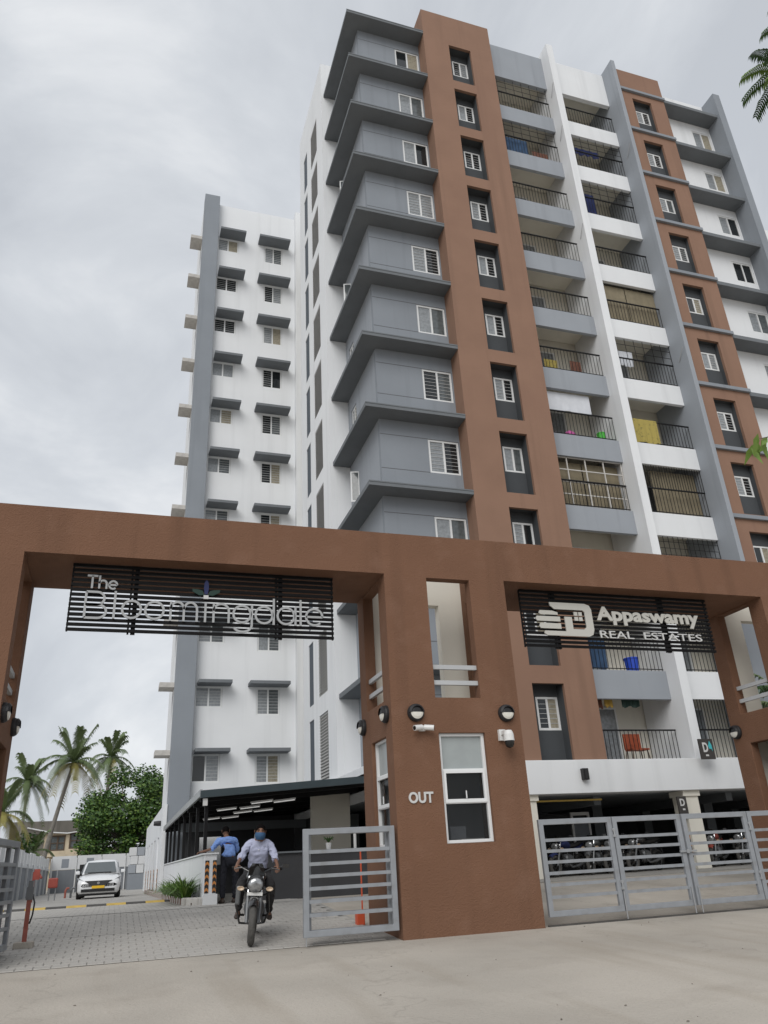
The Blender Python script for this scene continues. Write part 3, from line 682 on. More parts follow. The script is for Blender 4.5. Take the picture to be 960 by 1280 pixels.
# The
letter([ln((-.78, 5.50), (-.62, 5.50)), ln((-.70, 5.50), (-.70, 5.29))], s1, w=.032)
letter([ln((-.59, 5.29), (-.59, 5.51)), ('l', arc(-.535, 5.375, .055, .055, 180, 0, 8)+[(-.48, 5.29)])], s1, w=.03)
letter([ln((-.44, 5.36), (-.32, 5.36)), ('l', arc(-.38, 5.36, .062, .066, 0, 310, 14))], s1, w=.03)
# flower emblem above the i
part('emblem_bud', MB().poly([(1.075, 5.28), (1.06, 5.38), (1.065, 5.48), (1.10, 5.54), (1.135, 5.48), (1.14, 5.38), (1.125, 5.28)], LY0, LY1).mesh('emblem_bud', 'emblem_blue'), s1, w=True)
for sgn in (-1, 1):
    part('emblem_leaf', MB().poly([(1.10+sgn*.03, 5.27), (1.10+sgn*.11, 5.26), (1.10+sgn*.22, 5.32), (1.10+sgn*.23, 5.37), (1.10+sgn*.13, 5.36), (1.10+sgn*.06, 5.34)], LY0+.004, LY1+.004).mesh('emblem_leaf', 'emblem_green'), s1, w=True)
part('emblem_dot', MB().poly([(1.06, 5.20), (1.06, 5.265), (1.14, 5.265), (1.14, 5.20)], LY0, LY1).mesh('emblem_dot', 'letter'), s1, w=True)
# right board: company mark and lettering
m_ = 'letter_ivory'
def rr(pts): return part('emblem_stroke', MB().poly(pts, LY0, LY1).mesh('emblem_stroke', m_), s2, w=True)
# open hand holding a house block
rr([(7.585, 5.47), (8.36, 5.47), (8.46, 5.44), (8.50, 5.36), (8.50, 4.95), (8.46, 4.85), (8.37, 4.81), (7.46, 4.81), (7.40, 4.85), (7.42, 4.90), (7.88, 4.90), (7.88, 5.19), (8.04, 5.19), (8.04, 4.95), (8.28, 4.95), (8.34, 5.0), (8.34, 5.30), (8.30, 5.335), (7.68, 5.335), (7.60, 5.40)])
rr([(7.36, 5.22), (7.33, 5.25), (7.36, 5.30), (7.62, 5.30), (7.74, 5.27), (7.74, 5.22)])
rr([(7.28, 5.09), (7.25, 5.13), (7.28, 5.185), (7.78, 5.185), (7.78, 5.09)])
rr([(7.34, 4.945), (7.31, 4.98), (7.34, 5.05), (7.78, 5.05), (7.78, 4.945)])
for x, z in ((8.10, 5.22), (8.20, 5.22), (8.10, 5.12), (8.20, 5.12)): rr([(x, z), (x+.075, z), (x+.075, z+.075), (x, z+.075)])
def word(txt, x0, x1, z0, z1, m, off):
    part('lettering', fit_text(text_mesh(txt, .4, m, .012, off), x0, x1, z0, z1, (LY0+LY1)/2), s2, w=True)
word('Appaswamy', 8.60, 11.02, 5.065, 5.435, 'letter_ivory', .014)
word('REAL', 8.62, 9.38, 4.80, 4.945, 'letter', .0)
word('ESTATES', 9.62, 11.0, 4.80, 4.945, 'letter', .0)

# ------------------------------------------------------------------ steel gates
ZB, ZT = .13, 1.57
def gate_panel(parent, x0, x1, y, hinge=True):
    w = x1-x0; f = .085
    fr = MB().panel('x', 0, w, ZB, ZT, -.03, .03, holes=[(f, w-f, ZB+f, ZT-f)])
    p = part('panel_frame', fr.mesh('panel_frame', 'gate_grey', merge=True), parent, (x0, y, 0), w=True, bevel=.006)
    bar = MB().box(f+.002, w-f-.002, -.018, .018, -.024, .024).mesh('bar', 'gate_grey')
    for z in (1.25, 1.085, .92, .755, .585, .41): part('bar', bar, p, (0, 0, z))
    return p
yg = 12.3
g1 = root('steel_gate', 'grey folding steel gate leaf closed beside the guard cabin, left of the latch', 'gate', (8.0, yg, 0), group='folding steel gates')
gate_panel(g1, 6.63, 8.02, yg); gate_panel(g1, 8.04, 9.42, yg)
g2 = root('steel_gate', 'grey folding steel gate leaf closed in front of the chevron pillar, right of the latch', 'gate', (10.9, yg, 0), group='folding steel gates')
gate_panel(g2, 9.46, 10.86, yg); gate_panel(g2, 10.88, 12.36, yg)
g3 = root('steel_gate', 'short grey steel gate leaf folded open next to the OUT lettering', 'gate', (3.4, yg, 0), group='folding steel gates')
gate_panel(g3, 2.66, 4.10, yg-.04); gate_panel(g3, 2.72, 4.08, yg+.10)
g4 = root('steel_gate', 'grey steel gate leaf folded back at the left pillar', 'gate', (-1.5, yg, 0), group='folding steel gates')
for dy in (0, .1):
    p = gate_panel(g4, -1.66, -.2, yg)
    p.rotation_euler = (0, 0, 1.50-dy*.2); p.location = (-1.62+dy*.9, yg+.05, .05)
hb = MB().tube([(0, -.045, -.06), (0, -.045, .06)], .014, 8).box(-.03, .03, -.045, -.03, -.07, -.03).box(-.03, .03, -.045, -.03, .03, .07).mesh('hinge', 'steel')
for g, x in ((g1, 8.03), (g2, 10.87)):
    for z in (1.32, .52): part('hinge', hb, g, (x, yg, z), w=True)
rod = MB().tube([(0, 0, 0.02), (0, 0, .42)], .011, 6).mesh('drop_rod', 'steel')
for g, x in ((g1, 9.37), (g2, 9.51), (g1, 8.03), (g3, 2.70)): part('drop_rod', rod, g, (x, yg-.05, 0), w=True)
part('latch', MB().box(9.28, 9.62, yg-.06, yg-.035, .955, .985).box(9.40, 9.46, yg-.075, yg-.06, .94, 1.0).mesh('latch', 'steel'), g2, w=True)
tag(part('floor_rail', MB().box(6.6, 12.4, 12.27, 12.33, -.02, .02).mesh('floor_rail', 'hump_black')), 'dark floor rail strip under the closed folding gates', 'rail')

# ================================================================== CARPORT AND YARD
Cp = root('carport', 'dark metal carport with sloping roof and black posts beside the rear wing', 'carport', (4, 27, .38))
def cp(name, mb, m, **k): return part(name, mb.mesh(name, m), Cp, w=True, **k)
CX0, CX1, CY0, CY1 = 1.88, 6.42, 19.85, 35.15
def rz_(x): return 2.80+(x-CX0)*.062
cp('roof', MB().hexa([(CX0, CY0, rz_(CX0)), (CX1, CY0, rz_(CX1)), (CX1, CY1, rz_(CX1)), (CX0, CY1, rz_(CX0))], [(CX0, CY0, rz_(CX0)+.05), (CX1, CY0, rz_(CX1)+.05), (CX1, CY1, rz_(CX1)+.05), (CX0, CY1, rz_(CX0)+.05)]), 'roof_teal')
cp('gutter', MB().hexa([(CX0-.05, CY0-.12, rz_(CX0)-.13), (CX1, CY0-.12, rz_(CX1)-.13), (CX1, CY0-.003, rz_(CX1)-.13), (CX0-.05, CY0-.003, rz_(CX0)-.13)], [(CX0-.05, CY0-.12, rz_(CX0)+.03), (CX1, CY0-.12, rz_(CX1)+.03), (CX1, CY0-.003, rz_(CX1)+.03), (CX0-.05, CY0-.003, rz_(CX0)+.03)]), 'roof_teal')
cp('roof_edge', MB().box(CX0-.06, CX0-.003, CY0, CY1, rz_(CX0)-.09, rz_(CX0)+.07), 'steel')
for i in range(9):
    y = CY0+.5+i*1.8
    cp('rafter', MB().hexa([(CX0, y, rz_(CX0)-.17), (CX1, y, rz_(CX1)-.17), (CX1, y+.08, rz_(CX1)-.17), (CX0, y+.08, rz_(CX0)-.17)], [(CX0, y, rz_(CX0)-.004), (CX1, y, rz_(CX1)-.004), (CX1, y+.08, rz_(CX1)-.004), (CX0, y+.08, rz_(CX0)-.004)]), 'black_metal')
for i in range(8):
    y = CY0+.1+i*2.15
    cp('post', MB().box(1.96, 2.04, y, y+.08, 1.44 if y > 19.5 else .4, rz_(2)-.02), 'black_metal')
tl = MB().tube([(-.28, 0, 0), (.28, 0, 0)], .012, 8).mesh('tube', 'tube_light')
tb = MB().box(-.3, .3, -.025, .025, .018, .05).mesh('batten', 'cctv')
for x, y in ((2.85, 22.95), (3.42, 22.5), (3.48, 24.25), (4.0, 23.8), (3.46, 20.8), (2.87, 26.9), (3.4, 26.45), (4.0, 20.6)):
    t_ = part('tube_lamp', tb, Cp, (x, y, 2.61), (0, -.05, -.55), w=True); part('tube', tl, t_)
    part('drop_rod', MB().tube([(0, 0, .05), (0, 0, rz_(x)-2.61)], .006, 5).mesh('drop_rod', 'black_metal'), t_)
cp('junction_box', MB().box(1.90, 2.0, 19.78, 19.9, 2.5, 2.66), 'cctv')
# low white wall with chevrons, ending at the guard's post
Lw = root('parapet_wall', 'low white wall with chevron panels along the carport, ending by the guard', 'wall', (2.05, 25, .4))
part('wall', MB().box(1.93, 2.20, 19.2, 35.1, .2, 1.42).mesh('wall', 'white_wall'), Lw, w=True, bevel=.012)
part('coping', MB().box(1.90, 2.24, 19.17, 35.1, 1.423, 1.455).mesh('coping', 'white_wall'), Lw, w=True)
part('wall_base', MB().box(1.92, 2.23, 19.15, 19.197, .2, .62).mesh('wall_base', 'white_wall'), Lw, w=True)
def chevrons(par, x0, x1, y, z0, z1, n=5):
    p = part('chevron_panel', MB().box(x0, x1, y, y+.004, z0, z1).mesh('chevron_panel', 'chev_black'), par, w=True)
    h = (z1-z0)/n; xm = (x0+x1)/2
    for j in range(n):
        z = z0+j*h+h*.12; q = h*.42
        for a, c in ((x0, xm), (xm, x1)):
            za, zc = (z, z+h*.3) if a == x0 else (z+h*.3, z)
            m = MB().hexa([(a, y-.004, za), (c, y-.004, zc), (c, y-.001, zc), (a, y-.001, za)], [(a, y-.004, za+q), (c, y-.004, zc+q), (c, y-.001, zc+q), (a, y-.001, za+q)])
            part('stripe', m.mesh('stripe', 'chev_orange'), p)
chevrons(Lw, 1.945, 2.035, 19.19, .64, 1.30)
chevrons(Lw, 2.115, 2.195, 19.19, .64, 1.30)
# counter wall across the yard
Dk = root('counter_wall', 'dark grey half height counter wall behind the motorcyclist', 'wall', (4.6, 19.9, .4))
part('wall', MB().box(3.2, 6.4, 19.75, 19.95, .25, 1.38).mesh('wall', 'dark_wall'), Dk, w=True, bevel=.01)
part('counter', MB().box(3.17, 6.4, 19.70, 20.05, 1.383, 1.42).mesh('counter', 'grey_dark'), Dk, w=True)
St = root('store_room', 'dark store room wall with doorways under the carport', 'wall', (5, 30, .4))
part('wall', MB().panel('x', 2.3, 6.4, .3, 2.9, 31.0, 31.2, [(2.9, 3.7, 1.3, 2.25), (4.9, 5.15, .8, 2.3)]).mesh('wall', 'dark_wall'), St, w=True)
part('beam', MB().hexa([(2.05, 28.9, 2.35), (6.4, 28.9, 2.35), (6.4, 29.1, 2.35), (2.05, 29.1, 2.35)], [(2.05, 28.9, 2.62), (6.4, 28.9, 2.62), (6.4, 29.1, 2.62), (2.05, 29.1, 2.62)]).mesh('beam', 'grey_dark'), St, w=True)
part('cross_wall', MB().box(5.3, 6.44, 23.2, 23.4, 1.4, 3.0).mesh('cross_wall', 'cream'), St, w=True)
r_ = root('flower_pot', 'white flower pot standing on the dark counter behind the short gate', 'pot', (4.95, 19.87, 1.42))
part('pot', MB().lathe([(.001, 0), (.05, 0), (.075, .15), (.06, .15), (.05, .02)], 12).mesh('pot', 'cctv'), r_)
b = MB()
for i in range(14):
    a = i*2.4; b.tube([(0, 0, .14), (.06*math.cos(a), .06*math.sin(a), .24), (.13*math.cos(a), .13*math.sin(a), .25+.05*math.sin(i))], [.008, .014, .004], 5)
part('foliage', b.mesh('foliage', 'leaf_b'), r_)
tag(part('upright_tube', MB().tube([(5.62, 19.87, 1.42), (5.62, 19.87, 1.76)], .035, 10).mesh('upright_tube', 'cctv')), 'white upright cylinder standing on the dark counter behind the short gate', 'bottle')

# kerb of painted blocks with planter
Kb = root('planter_kerb', 'row of striped red and white kerb blocks edging the planter', 'kerb', (1.7, 30, .4))
km = {m: MB().box(-.09, .09, -.17, .17, -.1, .17).mesh('kerb_block', m) for m in ('kerb_white', 'kerb_red')}
pts = [(2.02, 19.42, PI/2), (1.78, 19.62, .8)]
y = 20.0
while y < 44: pts.append((1.62, y, 0)); y += .36
for i, (x, y, a) in enumerate(pts):
    m = 'kerb_white' if i < 3 or i % 2 == 0 else 'kerb_red'
    part('kerb_block', km[m], Kb, (x, y, gz(y)), (0, 0, a), w=True, bevel=.03)
struct('planter_soil', MB().box(1.70, 1.93, 19.55, 44, .2, .46).mesh('planter_soil', 'soil'))
def lily(loc, n, h, seed, label):
    rr_ = random.Random(seed); r_ = root('strap_leaf_plant', label, 'plant', loc, group='green strap leaf plants along the kerb')
    for j in range(3):
        b = MB()
        for i in range(n):
            a = rr_.uniform(0, 2*PI); le = h*rr_.uniform(.6, 1.1); sp = rr_.uniform(.5, 1.25); wd = rr_.uniform(.014, .026)
            prev = None; dx, dy = math.cos(a), math.sin(a); px, py = -dy*wd, dx*wd
            ox, oy = rr_.uniform(-.06, .06), rr_.uniform(-.14, .14)
            for s_ in range(6):
                t = s_/5; rad = sp*le*t*(.5+.7*t)*.75; zz = le*(t*1.1-.55*sp*t*t*1.3); w = 1-.85*t**2
                c = (ox-.04+dx*rad*1.0, oy+dy*rad*1.5, zz*.85)
                cur = ((c[0]+px*w, c[1]+py*w, c[2]), (c[0]-px*w, c[1]-py*w, c[2]))
                if prev: b.quad(prev[0], cur[0], cur[1], prev[1])
                prev = cur
        part('leaf_fan', b.mesh('leaf_fan', ('leaf_lily', 'leaf_light', 'leaf_a')[j], recalc=False), r_)
for i in range(9):
    y = 20.2+i*.72+(i > 5)*.5*(i-5)
    where = ['big leafy strap plant nearest the chevron wall end', 'second strap leaf plant from the chevron wall end', 'third strap leaf plant from the chevron wall end', 'fourth strap leaf plant from the chevron wall end', 'fifth strap leaf plant along the striped kerb', 'sixth strap leaf plant along the striped kerb', 'third strap leaf plant from the far end of the planter', 'next to last small strap plant in the planter', 'farthest small strap plant in the planter'][i]
    lily((1.66, y, .45), 30, 1.0-.04*i, 20+i, where)

# speed hump
Hp = root('speed_hump', 'low yellow and black speed hump across the driveway', 'speed hump', (-.6, 24.1, gz(24)))
hs = {}
for m in ('hump_yellow', 'hump_black'):
    hs[m] = MB().poly([(-.2, 0), (-.13, .035), (0, .055), (.13, .035), (.2, 0)], -.245, .245).mesh('hump_segment', m)
x = -3.6; i = 0
while x < 1.5:
    t = (x+3.6)/5.1; part('hump_segment', hs[('hump_black', 'hump_yellow')[i % 2]], Hp, (x+.25, 24.3, gz(24.3)+.012), (0, 0, PI/2+.03), w=True); x += .5; i += 1

# barrier post, hydrant gear
r_ = root('barrier_post', 'weathered red barrier post with grey block foot by the left gate leaf', 'post', (-1.2, 14.4, gz(14.4)))
part('foot', MB().box(-.14, .14, -.12, .12, 0, .09).mesh('foot', 'concrete'), r_, bevel=.01)
part('post', MB().box(-.032, .032, -.03, .03, .09, .80).mesh('post', 'red_pale'), r_)
part('clamp', MB().box(-.05, .05, -.045, .045, .66, .84).box(-.035, .035, -.05, .05, .84, .93).mesh('clamp', 'moto_grey'), r_)
part('hose', MB().tube([(.045, -.02, .74), (.085, -.03, .62), (.075, -.03, .45), (.045, -.03, .33)], .014, 6).mesh('hose', 'moto_black'), r_)
r_ = root('fire_hydrant', 'red fire hydrant riser with valve beside the grey boundary wall', 'hydrant', (-3.1, 38, gz(38)))
part('riser', MB().tube([(0, 0, 0), (0, 0, 1.15)], .05, 10).mesh('riser', 'red_paint'), r_)
part('valve', MB().box(.0, .22, -.09, .09, .85, 1.25).tube([(.2, -.0, 1.05), (.3, -.1, .9)], .05, 8).mesh('valve', 'red_paint'), r_)
r_ = root('hose_box', 'red fire hose box on a thin stand by the grey boundary wall', 'hose box', (-2.45, 40, gz(40)))
part('stand', MB().tube([(-.12, 0, 0), (-.12, 0, 1.2)], .025, 8).tube([(.12, 0, .0), (.12, 0, 1.2)], .025, 8).mesh('stand', 'steel'), r_)
part('box', MB().box(-.2, .2, -.14, -.03, .5, .9).mesh('box', 'red_paint'), r_, bevel=.05)
for i, x in enumerate((-2.1, -1.85)):
    tag(part('hoop_stand', MB().tube([(x, 44, gz(44)), (x, 44, .62), (x+.05, 44, .72), (x+.16, 44, .72)], .05, 8).mesh('hoop_stand', ('red_pale', 'moto_grey')[i])), ('bent red pipe stub on the ground left of the white car', 'bent dark pipe stub on the ground nearest the white car')[i], 'pipe')

# boundary wall of sheets
Bw = root('boundary_wall', 'grey and white sheet boundary wall running along the left side', 'wall', (-4.6, 48, .3))
for i in range(11):
    y = 30+i*3.4
    part('sheet', MB().box(-4.62, -4.56, y+.05, y+3.35, .2, 1.80).mesh('sheet', 'sheet_grey'), Bw, w=True)
    part('wall_post', MB().box(-4.55, -4.45, y-.06, y+.06, .2, 2.0).mesh('wall_post', 'sheet_white'), Bw, w=True)
    part('rail', MB().box(-4.55, -4.50, y+.06, y+3.34, 1.80, 1.90).mesh('rail', 'sheet_white'), Bw, w=True)
    for j in range(2):
        part('top_panel', MB().box(-4.62, -4.56, y+.1+j*1.7, y+1.62+j*1.7, 1.85, 2.55+.08*((i+j) % 2)).mesh('top_panel', 'sheet_white'), Bw, (0, 0, 0), w=True)
Bc = root('cross_wall', 'grey and white sheet wall closing the yard behind the car', 'wall', (-1.5, 67.5, .3))
for i in range(4):
    x = -4.4+i*1.75
    part('sheet', MB().box(x+.03, x+1.72, 67.5, 67.56, .2, 1.8).mesh('sheet', 'sheet_grey'), Bc, w=True)
    part('top_panel', MB().box(x+.03, x+1.72, 67.48, 67.54, 1.82, 2.75).mesh('top_panel', 'sheet_white'), Bc, w=True)
    part('wall_post', MB().box(x-.06, x+.02, 67.40, 67.47, .2, 2.6).mesh('wall_post', 'sheet_white'), Bc, w=True)
    if i < 2: part('poster', MB().box(x+.7, x+1.2, 67.465, 67.478, 1.95, 2.55).mesh('poster', 'grey_wall'), Bc, w=True)
r_ = root('pump_house', 'small pale block built pump house behind the white car', 'hut', (2.6, 64, .25))
part('wall', MB().box(1.0, 3.1, 62, 64, .2, 1.3).mesh('wall', 'grey_wall'), r_, w=True)
for j in range(3):
    for i in range(4):
        part('block', MB().box(1.0+i*.53+(j % 2)*.1, 1.5+i*.53+(j % 2)*.1, 61.95, 63.9, 1.31+j*.56, 1.85+j*.56).mesh('block', 'sheet_white' if (i+j) % 3 else 'grey_pale'), r_, w=True, bevel=.02)
tag(part('rear_wall_strip', MB().box(2.8, 9, 66, 66.3, .2, 2.2).mesh('rear_wall_strip', 'grey_wall')), 'plain grey wall at the far end of the yard under the tree', 'wall')

# weathered house beyond
Hs = root('weathered_house', 'weathered cream house with stained parapet beyond the boundary wall', 'house', (-6.5, 100, .25))
hw_ = [(-7.0, -5.35, 4.15, 5.75), (-4.95, -3.3, 4.3, 6.0)]
part('wall', MB().panel('x', -7.6, -1.95, .2, 6.05, 100, 100.25, hw_).box(-7.6, -1.95, 100.8, 108, .2, 5.9).mesh('wall', 'house_cream'), Hs, w=True)
part('parapet', MB().box(-11.2, -1.9, 99.6, 100.2, 5.95, 7.25).mesh('parapet', 'house_dark'), Hs, w=True)
part('side_block', MB().box(-11.2, -7.61, 99.9, 107, .2, 5.94).mesh('side_block', 'house_dark'), Hs, w=True)
part('stained_pier', MB().box(-3.0, -1.7, 99.7, 99.98, .2, 5.94).mesh('stained_pier', 'house_dark'), Hs, w=True)
for a in hw_:
    f = part('window', MB().panel('x', a[0], a[1], a[2], a[3], 100.05, 100.15, [(a[0]+.15, (a[0]+a[1])/2-.08, a[2]+.15, (a[2]+a[3])/2-.05), ((a[0]+a[1])/2+.08, a[1]-.15, a[2]+.15, (a[2]+a[3])/2-.05), (a[0]+.15, (a[0]+a[1])/2-.08, (a[2]+a[3])/2+.05, a[3]-.15), ((a[0]+a[1])/2+.08, a[1]-.15, (a[2]+a[3])/2+.05, a[3]-.15)]).mesh('window', 'wood_brown'), Hs, w=True)
    part('pane', MB().box(a[0]+.1, a[1]-.1, 100.16, 100.18, a[2]+.1, a[3]-.1).mesh('pane', 'glass_mid'), f)
part('ledge', MB().box(-7.7, -1.95, 99.2, 99.99, 3.55, 3.75).mesh('ledge', 'house_cream'), Hs, w=True)
part('drain_pipe', MB().tube([(-9.4, 99.4, 6.6), (-7.0, 99.3, 6.05), (-5.2, 99.3, 5.9), (-3.2, 99.3, 6.15), (-3.15, 99.3, .3)], .07, 8).mesh('drain_pipe', 'sheet_white'), Hs, w=True)
part('doorway', MB().box(-6.2, -4.0, 99.7, 99.98, 2.4, 3.2).mesh('doorway', 'car_black'), Hs, w=True)

# ================================================================== VEHICLES
def wheel(par, y, r, wd, tm, name='wheel'):
    w_ = part(name, MB().lathe([(r*.60, -.012), (r*.66, -.02), (r*.66, .02), (r*.60, .012), (r*.60, -.012)], 24, axis='x').mesh('rim', 'moto_grey'), par, (0, y, r))
    prof = [(r*.68, -wd*.42), (r*.82, -wd*.5), (r*.95, -wd*.36), (r, -wd*.12), (r, wd*.12), (r*.95, wd*.36), (r*.82, wd*.5), (r*.68, wd*.42), (r*.68, -wd*.42)]
    part('tyre', MB().lathe(prof, 28, axis='x').mesh('tyre', tm, smooth=True), w_)
    sp = MB()
    for i in range(6):
        a = i*PI/3; sp.tube([(0, math.cos(a)*.03, math.sin(a)*.03), (0, math.cos(a)*r*.62, math.sin(a)*r*.62)], [.02, .012], 5)
    sp.lathe([(.001, -.05), (.05, -.05), (.05, .05), (.001, .05)], 12, axis='x')
    part('spokes', sp.mesh('spokes', 'moto_black'), w_)
    return w_
def loft(rings, close=True, cap=True):
    b = MB(); n = len(rings[0]); idx = []
    for r in rings: idx.append(len(b.v)); b.v += [tuple(p) for p in r]
    for a, c in zip(idx, idx[1:]):
        for q in range(n if close else n-1): q2 = (q+1) % n; b.f.append((a+q, a+q2, c+q2, c+q))
    if cap: b.f.append(tuple(range(idx[0], idx[0]+n))); b.f.append(tuple(range(idx[-1], idx[-1]+n))[::-1])
    return b
def ell(cx, y, cz, rx, rz, n=14): return [(cx+rx*math.cos(2*PI*i/n), y, cz+rz*math.sin(2*PI*i/n)) for i in range(n)]
def motorcycle(label, loc, rz, tank='moto_black', front_tyre='tyre_dusty', guard=True):
    m = root('motorcycle', label, 'motorcycle', loc, rz)
    wheel(m, -.66, .30, .105, front_tyre); wheel(m, .66, .30, .12, 'tyre')
    for s in (-1, 1):
        part('fork', MB().tube([(s*.085, -.66, .30), (s*.095, -.50, .66)], .028, 10).mesh('fork', 'moto_grey'), m)
        part('fork_stanchion', MB().tube([(s*.095, -.505, .65), (s*.10, -.40, .92)], .019, 10).mesh('fork_stanchion', 'chrome'), m)
    fen = MB(); pr = []
    for i in range(9):
        a = math.radians(48+i*9.5); pr.append([(x, -.66-math.cos(a)*.335*(1-.0), .30+math.sin(a)*.335+dz) for x, dz in ((-.075, -.04), (-.06, 0), (0, .012), (.06, 0), (.075, -.04))])
    part('front_fender', loft(pr, False, False).mesh('front_fender', 'moto_black', smooth=True), m)
    part('engine', loft([ell(0, -.18, .42, .10, .12), ell(0, -.12, .43, .15, .17), ell(0, .14, .42, .16, .17), ell(0, .22, .40, .10, .12)]).mesh('engine', 'moto_grey'), m)
    part('frame_tube', MB().tube([(0, -.40, .82), (0, -.25, .55), (0, -.2, .28), (0, .25, .27), (0, .34, .5), (0, .42, .72)], .03, 8).mesh('frame_tube', 'moto_black'), m)
    part('swing_arm', MB().tube([(-.09, .24, .34), (-.09, .66, .30)], .025, 8).tube([(.09, .24, .34), (.09, .66, .30)], .025, 8).tube([(-.09, .26, .34), (.09, .26, .34)], .025, 8).mesh('swing_arm', 'moto_black'), m)
    part('fuel_tank', loft([ell(0, -.36, .86, .07, .05), ell(0, -.30, .88, .14, .10), ell(0, -.12, .88, .165, .115), ell(0, .06, .84, .13, .10), ell(0, .14, .81, .08, .06)]).mesh('fuel_tank', tank, smooth=True), m)
    part('seat', loft([ell(0, .08, .80, .09, .04), ell(0, .16, .80, .13, .05), ell(0, .42, .82, .14, .055), ell(0, .72, .88, .11, .05), ell(0, .84, .90, .06, .03)]).mesh('seat', 'tyre', smooth=True), m)
    part('tail', loft([ell(0, .38, .73, .10, .07), ell(0, .66, .78, .10, .07), ell(0, .92, .86, .05, .04)]).mesh('tail', tank, smooth=True), m)
    part('rear_fender', MB().hexa([(-.07, .80, .62), (.07, .80, .62), (.07, .90, .40), (-.07, .90, .40)], [(-.07, .86, .74), (.07, .86, .74), (.07, .94, .42), (-.07, .94, .42)]).mesh('rear_fender', 'moto_black'), m)
    part('exhaust', MB().tube([(.11, -.14, .36), (.15, .0, .24), (.17, .3, .27), (.18, .78, .38)], [.02, .025, .04, .045], 10).mesh('exhaust', 'moto_grey'), m)
    hd = part('headlamp', loft([ell(0, -.44, .82, .11, .10), ell(0, -.52, .82, .135, .125), ell(0, -.60, .815, .13, .12)]).mesh('headlamp', 'moto_black', smooth=True), m)
    part('lens', loft([ell(0, -.601, .80, .12, .105), ell(0, -.625, .80, .105, .09), ell(0, -.635, .80, .05, .04)]).mesh('lens', 'lens_clear', smooth=True), hd)
    part('visor', loft([[(x, -.60+abs(x)*.5, .915) for x in (-.125, -.06, 0, .06, .125)], [(x*.9, -.53+abs(x)*.5, 1.02) for x in (-.125, -.06, 0, .06, .125)], [(x*.6, -.46+abs(x)*.5, 1.085) for x in (-.125, -.06, 0, .06, .125)]], False, False).mesh('visor', 'smoked', smooth=True), hd)
    part('number_plate', MB().box(-.115, .115, -.585, -.575, .655, .70).mesh('number_plate', 'plate_white'), m)
    part('handlebar', MB().tube([(-.36, -.28, 1.01), (-.24, -.33, 1.02), (-.08, -.40, .95), (.08, -.40, .95), (.24, -.33, 1.02), (.36, -.28, 1.01)], .013, 8).mesh('handlebar', 'moto_black'), m)
    for s in (-1, 1):
        part('grip', MB().tube([(s*.27, -.32, 1.018), (s*.38, -.272, 1.008)], .019, 8).mesh('grip', 'tyre'), m)
        part('lever', MB().tube([(s*.22, -.37, 1.02), (s*.34, -.36, 1.0)], .006, 6).mesh('lever', 'moto_grey'), m)
        ind = part('indicator', MB().tube([(s*.10, -.50, .745), (s*.17, -.50, .745)], .012, 6).mesh('indicator', 'moto_black'), m)
        part('lens', loft([ell(s*.215, -.53, .745, .035, .02, 10), ell(s*.215, -.55, .745, .055, .032, 10), ell(s*.215, -.50, .745, .04, .025, 10)]).mesh('lens', 'lens_amber', smooth=True), ind)
        part('foot_peg', MB().tube([(s*.14, .10, .32), (s*.27, .10, .32)], .016, 8).mesh('foot_peg', 'tyre'), m)
    if guard:
        part('crash_guard', MB().tube([(-.06, -.25, .62), (-.22, -.30, .74), (-.26, -.30, .70), (-.25, -.28, .42), (-.20, -.25, .25), (-.06, -.20, .24)], .017, 8).mesh('crash_guard', 'moto_black'), m)
        part('leg_guard_pad', MB().box(-.285, -.215, -.335, -.295, .50, .76).mesh('leg_guard_pad', 'moto_grey'), m, bevel=.02)
        part('crash_guard', MB().tube([(.06, -.25, .62), (.21, -.28, .66), (.23, -.26, .42), (.17, -.22, .26), (.06, -.20, .24)], .015, 8).mesh('crash_guard', 'moto_black'), m)
    part('mirror', MB().tube([(.30, -.31, 1.02), (.42, -.34, 1.06)], .007, 6).box(.39, .49, -.355, -.335, 1.03, 1.085).mesh('mirror', 'moto_black'), m)
    
    return m
MLOC = (2.10, 13.42, gz(13.42)+.012); MRZ = -.17; LEAN = .075
moto = motorcycle('black motorcycle with round headlamp ridden out through the gate', MLOC, MRZ)
moto.rotation_euler = (ramp*.9, LEAN, MRZ)

# ------------------------------------------------------------------ people
def skin_mesh(name, J, E, m, levels=2, root_j=None):
    me = bpy.data.meshes.new(name); keys = list(J); ix = {k: i for i, k in enumerate(keys)}
    me.from_pydata([J[k][0] for k in keys], [(ix[a], ix[b_]) for a, b_ in E], [])
    o = bpy.data.objects.new(name, me); COL.objects.link(o)
    o.modifiers.new('skin', 'SKIN')
    if not me.skin_vertices:
        bm = bmesh.new(); bm.from_mesh(me); bm.verts.layers.skin.verify(); bm.to_mesh(me); bm.free()
    for k in keys:
        sv_ = me.skin_vertices[0].data[ix[k]]; r = J[k][1]; sv_.radius = r if isinstance(r, tuple) else (r, r); sv_.use_root = (k == (root_j or keys[0]))
    sb = o.modifiers.new('sub', 'SUBSURF'); sb.levels = levels; sb.render_levels = levels
    dg = bpy.context.evaluated_depsgraph_get(); r_ = bpy.data.meshes.new_from_object(o.evaluated_get(dg))
    bpy.data.objects.remove(o); bpy.data.meshes.remove(me)
    r_.materials.clear(); r_.materials.append(MATS[m]); r_.shade_smooth(); r_.name = name
    return r_
